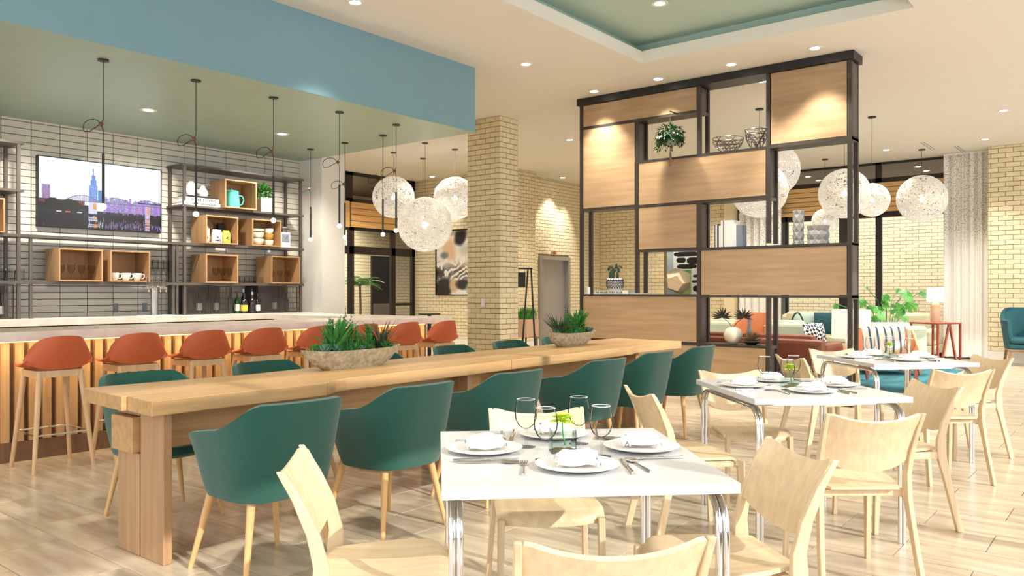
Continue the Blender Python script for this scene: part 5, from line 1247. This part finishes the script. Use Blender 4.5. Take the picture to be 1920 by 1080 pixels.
# ---------------------------------------------------------------- lounge
RUGM = mat('teal_rug', (40, 120, 132), .95, rgb2=(14, 60, 74), scale=3, stretch=(.6, 2.2, 1), bump=.3, bscale=90)
rug = tag(MB().box(11.2, 15.9, 2.45, 5.6, .001, .014).build('area_rug', RUGM), 'teal and dark blue area rug in the lounge', 'rug')
def cush(name, w_, h, m, loc, rot, lbl, th=.12):
    b = MB(); N = 12
    for sd in (-1, 1):
        b.sheet(lambda u, v: ((u-.5)*w_*(1-.05*math.sin(PI*v)), sd*th/2*(math.sin(PI*u)*math.sin(PI*v))**.45, h*v+.0), N, N, .003, side=-sd)
    o = b.build(name, m, loc=loc, smooth=True); o.rotation_euler = rot; return tag(o, lbl, 'cushion')
def sofa(name, lbl, x, y, rz, L, D, m, seat=.43, back=.80, arm=.62, legs=WALNUT, backw=None, ncush=2, roll=.05):
    t = thing(name, lbl, 'sofa', (x, y, 0), rz); a = .16           # faces +y local
    MB().box(-L/2, L/2, -D/2, D/2, .14, .30).build('base', m, t, bevel=.02)
    MB().box(-L/2, L/2, -D/2, -D/2+.2, .301, back-.02).build('backrest', m, t, bevel=roll)
    for s_ in (-1, 1): MB().box(min(s_*L/2, s_*(L/2-a)), max(s_*L/2, s_*(L/2-a)), -D/2+.202, D/2, .301, arm).build('arm', m, t, bevel=roll)
    w_ = (L-2*a)/ncush
    for i in range(ncush):
        x0 = -L/2+a+i*w_; MB().box(x0+.004, x0+w_-.004, -D/2+.205, D/2, .302, seat).build('seat_cushion', m, t, bevel=.03)
        MB().box(x0+.004, x0+w_-.004, -D/2+.18, -D/2+.36, seat+.005, back+.03).build('back_cushion', m, t, bevel=.05)
    for s_ in (-1, 1):
        for c_ in (-1, 1): MB().bar((s_*(L/2-.1), c_*(D/2-.1), .14), (s_*(L/2-.08), c_*(D/2-.08), .0), .04, w2=.025).build('leg', legs, t)
    return t
sofa('leather_sofa', 'rust brown leather sofa behind the divider', 10.62, 4.35, -PI/2, 2.3, .92, LEATHER, back=.72, arm=.64)
sofa('mint_sofa', 'pale mint sofa behind the leather sofa', 14.3, 5.75, -PI/2, 2.3, .85, MINT, back=.76)
sofa('window_sofa', 'long beige sofa against the lounge windows', 16.85, 4.7, PI/2, 3.1, .9, BEIGE, back=.86, ncush=3, roll=.07)
t = sofa('mint_armchair', 'pale mint upholstered armchair below the monstera', *cw(5.95, 12.75)[:2], TH-PI/2, .95, .8, MINT, back=.78, ncush=1); t['category'] = 'armchair'
PAT = mat('black_white_pattern', (236, 236, 228), .9, vary=0); T = NT(PAT); ck = T.new('ShaderNodeTexChecker'); ck.inputs['Scale'].default_value = 26; ck.inputs[1].default_value = (.85, .85, .8, 1); ck.inputs[2].default_value = (.01, .01, .01, 1)
mp = T.new('ShaderNodeMapping'); mp.inputs['Rotation'].default_value = (.6, .78, .5); tt = T.new('ShaderNodeTexCoord'); T.link(tt.outputs['Object'], mp.inputs[0]); T.link(mp.outputs[0], ck.inputs[0]); T.link(ck.outputs[0], T.n['Principled BSDF'].inputs['Base Color'])
STR = mat('ikat_stripe', (238, 236, 226), .9, vary=0); T = NT(STR); tt = T.new('ShaderNodeTexCoord'); wv = T.new('ShaderNodeTexWave', wave_type='BANDS', bands_direction='X'); wv.inputs['Scale'].default_value = 3.2; wv.inputs['Distortion'].default_value = 2.5; wv.inputs['Detail'].default_value = 1
cr = T.new('ShaderNodeValToRGB'); e = cr.color_ramp.elements; e[0].position = 0; e[0].color = (.01, .03, .05, 1); e[1].position = .2; e[1].color = (.45, .62, .62, 1); q = cr.color_ramp.elements.new(.38); q.color = (.85, .83, .76, 1)
T.link(tt.outputs['Object'], wv.inputs[0]); T.link(wv.outputs[0], cr.inputs[0]); T.link(cr.outputs[0], T.n['Principled BSDF'].inputs['Base Color'])
AW = TH-PI/2
cush('cushion', .42, .42, PAT, cw(4.22, 11.0, .45), (-.25, 0, AW+.5), 'black and white patterned cushion at the end of the leather sofa')
cush('cushion', .45, .42, SAGE, (16.50, 5.55, .46), (-.2, 0, AW-.5), 'sage green cushion on the window sofa'); cush('cushion', .45, .44, DTEAL, (16.46, 5.12, .46), (-.2, 0, AW-.5), 'dark petrol cushion on the window sofa'); cush('cushion', .42, .42, PAT, (16.48, 4.72, .46), (-.2, 0, AW-.5), 'black and white patterned cushion on the window sofa')
# tub chairs in coral (second chair type from the lounge)
def coral(lat, d, rot, lbl, s=1.0, m=CORAL):
    t = thing('lounge_tub_chair', lbl, 'armchair', cw(lat, d), AW+rot); t.scale = (1, 1, 1.18)
    MB().sheet(lambda u, v: [c_*s for c_ in tub(u, v)], 36, 8, .03, side=-1).build('shell', m, t, smooth=True)
    MB().lathe([(.9, 0), (1, .02), (1, .07), (.93, .09), (.0001, .1)], 28, (0, 0, .37*s), sx=.24*s, sy=.24*s).build('seat', m, t, smooth=True)
    for a, c in ((-1, -1), (1, -1), (1, 1), (-1, 1)): MB().tube([(a*.17*s, c*.17*s, .38*s), (a*.23*s, c*.23*s, 0)], [.02, .013], 10).build('leg', RUSTW, t, smooth=True)
coral(3.93, 13.1, 2.6, 'coral tub chair behind the low divider bay', .98); coral(3.08, 13.6, 2.9, 'second coral tub chair, farther left behind the low divider bay', .98)
# rust framed lounge chair with a striped cushion
t = thing('lounge_chair', 'coral leather lounge chair with rust wood frame and striped cushion', 'armchair', cw(5.0, 10.75), AW+PI-.35)
MB().sheet(lambda u, v: (-.33+.66*u, .30-.62*v, .40-.05*v+.0), 6, 6, .07, side=1).build('seat', CORAL, t, smooth=True); MB().sheet(lambda u, v: (-.33+.66*u, -.30-.16*v, .38+.40*v), 6, 6, .06, side=1).build('backrest', CORAL, t, smooth=True)
for s_ in (-1, 1):
    MB().sheet(lambda u, v: (s_*(.36+.02*v), -.42+.74*u, .44+(.10+.22*(1-u))*v), 8, 4, .03, side=s_).build('arm_panel', CORAL, t, smooth=True)
    MB().bar((s_*.34, -.36, .4), (s_*.36, -.46, 0), .04, w2=.028).build('leg', RUSTW, t); MB().bar((s_*.34, .28, .4), (s_*.36, .34, 0), .04, w2=.028).build('leg', RUSTW, t)
MB().box(-.35, .35, -.34, .30, .28, .325).build('frame', RUSTW, t)
cush('cushion', .58, .36, STR, cw(5.03, 10.78, .47), (-.25, 0, AW-.1), 'white cushion with teal and navy stripes on the lounge chair')
# lamps and tables
def table_lamp(lat, d, z0, sw, sh0, sh1, lbl, base_m, R_):
    t = thing('table_lamp', lbl, 'lamp', cw(lat, d, z0), AW); b = MB().lathe([(sw/2, sh0-z0), (sw/2*.97, sh1-z0)], 36, caps=False); b.build('lamp_shade', SHADE, t, smooth=True, sharp=180)
    MB().lathe([(.0001, 0), (R_, 0), (R_, (sh0-z0)*.85), (R_*.5, (sh0-z0)), (.02, sh0-z0+.02), (.0001, sh0-z0+.03)], 24).build('lamp_base', base_m, t, smooth=True); MB().ball((0, 0, (sh0+sh1)/2-z0), .04, 12).build('bulb', BULB, t)
    lamp('table_lamp_light', 'POINT', cw(lat, d, (sh0+sh1)/2), 22, WARM, shadow_soft_size=.06)
p = cw(4.98, 11.75); t = thing('side_table', 'low rust wood side table carrying the large drum lamp', 'table', p, AW)
MB().lathe([(.0001, .43), (.26, .43), (.26, .455), (.0001, .455)], 28).build('tabletop', RUSTW, t)
for a in range(3): MB().bar((.18*math.cos(a*2.09), .18*math.sin(a*2.09), .43), (.24*math.cos(a*2.09), .24*math.sin(a*2.09), 0), .03).build('leg', RUSTW, t)
table_lamp(4.98, 11.75, .456, .54, .61, 1.03, 'large white drum shade lamp behind the right divider post', CERAM, .08)
p = cw(7.25, 13.7); t = thing('side_table', 'rust red wood side table with crossed legs carrying the white lamp', 'table', p, AW+.4)
MB().box(-.28, .28, -.28, .28, .745, .77).build('tabletop', RUSTW, t)
for x, y in ((-.265, -.265), (.265, -.265), (.265, .265), (-.265, .265)): MB().box(x-.015, x+.015, y-.015, y+.015, 0, .745).build('leg', RUSTW, t)
MB().bar((0, -.26, .74), (-.2, -.26, 0), .03).bar((.02, -.26, .74), (.2, -.26, 0), .03).build('cross_leg', RUSTW, t)
table_lamp(7.25, 13.7, .771, .27, 1.12, 1.36, 'white table lamp with square shade beside the right curtain', TERRA, .075)
# basket with arched handle
p = cw(5.35, 15.0); t = thing('handled_basket', 'tall basket whose dark arched handle rises behind the mint sofa', 'basket', p, AW)
MB().lathe([(.0001, 0), (.15, 0), (.19, .45), (.18, .45), (.13, .03), (.0001, .03)], 20).build('basket_body', WALNUT, t, smooth=True); MB().tube([(.14*math.cos(a), 0, .44+.46*math.sin(a)) for a in (PI*k/16 for k in range(17))], .016, 8).build('handle', BRONZEL, t, smooth=True)
# monstera
M0 = cw(6.55, 14.0); t = thing('monstera_plant', 'large monstera plant with split leaves behind the mint armchair', 'potted plant', M0, AW)
MB().lathe([(.0001, 0), (.17, 0), (.22, .42), (.20, .42), (.0001, .36)], 28).build('pot', CONC, t, smooth=True)
def mleaf(b, S, M):
    out = []
    for i in range(41):
        a = -PI+2*PI*i/40; r_ = .5*(1-.28*math.cos(a+PI))*(1.0-.25*math.exp(-((abs(a)-PI)/.25)**2))
        if abs(a) < 2.4 and i % 5 == 2: r_ *= .48
        out.append((r_*math.sin(a)*.95, r_*math.cos(a)))
    vs = [M@Vector((0, -.3*S, .02*S))]+[M@Vector((x*S, y*S, -.22*S*(x*x+y*y))) for x, y in out]
    b.add(vs, [(0, i+1, i+2) for i in range(40)])
for px, py, s_ in ((1616, 567, 17), (1600, 564, 9), (1662, 558, 13), (1660, 569, 16), (1632, 579, 14), (1646, 581, 15), (1700, 552, 18), (1706, 573, 17), (1688, 583, 22), (1731, 551, 12), (1696, 598, 11), (1653, 594, 10), (1642, 600, 13), (1625, 541, 6), (1568, 575, 9), (1684, 545, 8), (1612, 588, 13)):
    d = 14.0+(rr.uniform(-.35, .25) if px < 1715 else .45); lat = (px-960)/FPX*d; z = EYE+(HOR-py)/FPX*d; S = s_/FPX*d*1.45; lx = lat-6.55; ly = d-14.0
    M = Matrix.Translation((lx, ly, z))@Matrix.Rotation(rr.uniform(-.8, .8), 4, 'Y')@Matrix.Rotation(rr.uniform(.7, 1.3), 4, 'X')@Matrix.Rotation(rr.uniform(2.2, 4.0), 4, 'Z')
    b = MB(); mleaf(b, S, M); f_ = b.build('leaf', LEAF, t, smooth=True); q = M@Vector((0, -.3*S, 0))
    MB().tube([(lx*.1, 0, .4), (lx*.45, ly*.5, .4+(q.z-.4)*.75), tuple(q)], .007, 5).build('stalk', SUCC, f_, smooth=True)
# dark teal armchair at the right edge
t = thing('wool_armchair', 'dark teal armchair with walnut legs cut by the right frame edge', 'armchair', cw(9.18, 14.15), AW+PI-.45); s = 1.4
def big(u, v):
    th = math.radians(140+(400-140)*u); c, s_ = math.cos(th), math.sin(th); x = math.copysign(abs(c)**.6, c)*.46; y = math.copysign(abs(s_)**.6, s_)*.42
    dev = abs(u-.5)*2; tt = min(1, max(0, (dev-.25)/.5)); tt = tt*tt*(3-2*tt); top = 1.02-.22*tt; k = .86+.14*v; return (x*k, y*k, .30+(top-.30)*v)
MB().sheet(big, 44, 10, .07, side=-1).build('shell', NAVYT, t, smooth=True); MB().box(-.36, .36, -.32, .34, .30, .40).build('seat_base', NAVYT, t, bevel=.03); MB().box(-.35, .35, -.30, .37, .401, .50).build('seat_cushion', NAVYT, t, bevel=.04)
MB().box(-.37, .37, -.31, .33, .262, .299).build('frame', WALNUT, t, bevel=.008)
for a, c in ((-1, -1), (1, -1), (1, 1), (-1, 1)): MB().bar((a*.34, c*.30, .27), (a*.37, c*.34, 0), .045, w2=.024).build('leg', WALNUT, t)
# linear ceiling diffusers
for px, py, l_ in ((1740, 274, 'thin linear ceiling air slot near the lounge windows'), (1802, 281, 'thin linear ceiling air slot above the right curtain')):
    p = at(px, py, z=ZC); o = MB().box(-.5, .5, -.03, -.02, -.004, 0).box(-.5, .5, .02, .03, -.004, 0).build('ceiling_vent', BOOKG, loc=(p.x, p.y, ZC-.001)); tag(o, l_, 'vent')
for o in list(bpy.data.objects):
    if o.parent is None and 'category' in o and o is not rug and 11.1 < o.location.x < 16.0 and 2.4 < o.location.y < 6.6 and (o.location.z < .01 or o.name.startswith(('table_lamp', 'cushion'))): o.location.z += .0155
# ---- turn lettering into meshes
dg = bpy.context.evaluated_depsgraph_get()
for o in [o for o in bpy.data.objects if o.type == 'FONT']:
    me = bpy.data.meshes.new_from_object(o.evaluated_get(dg)); n_ = bpy.data.objects.new('lettering', me); par, loc, rot = o.parent, o.location.copy(), o.rotation_euler.copy()
    bpy.data.objects.remove(o); COL.objects.link(n_); n_.name = 'lettering'; n_.parent = par; n_.location = loc; n_.rotation_euler = rot
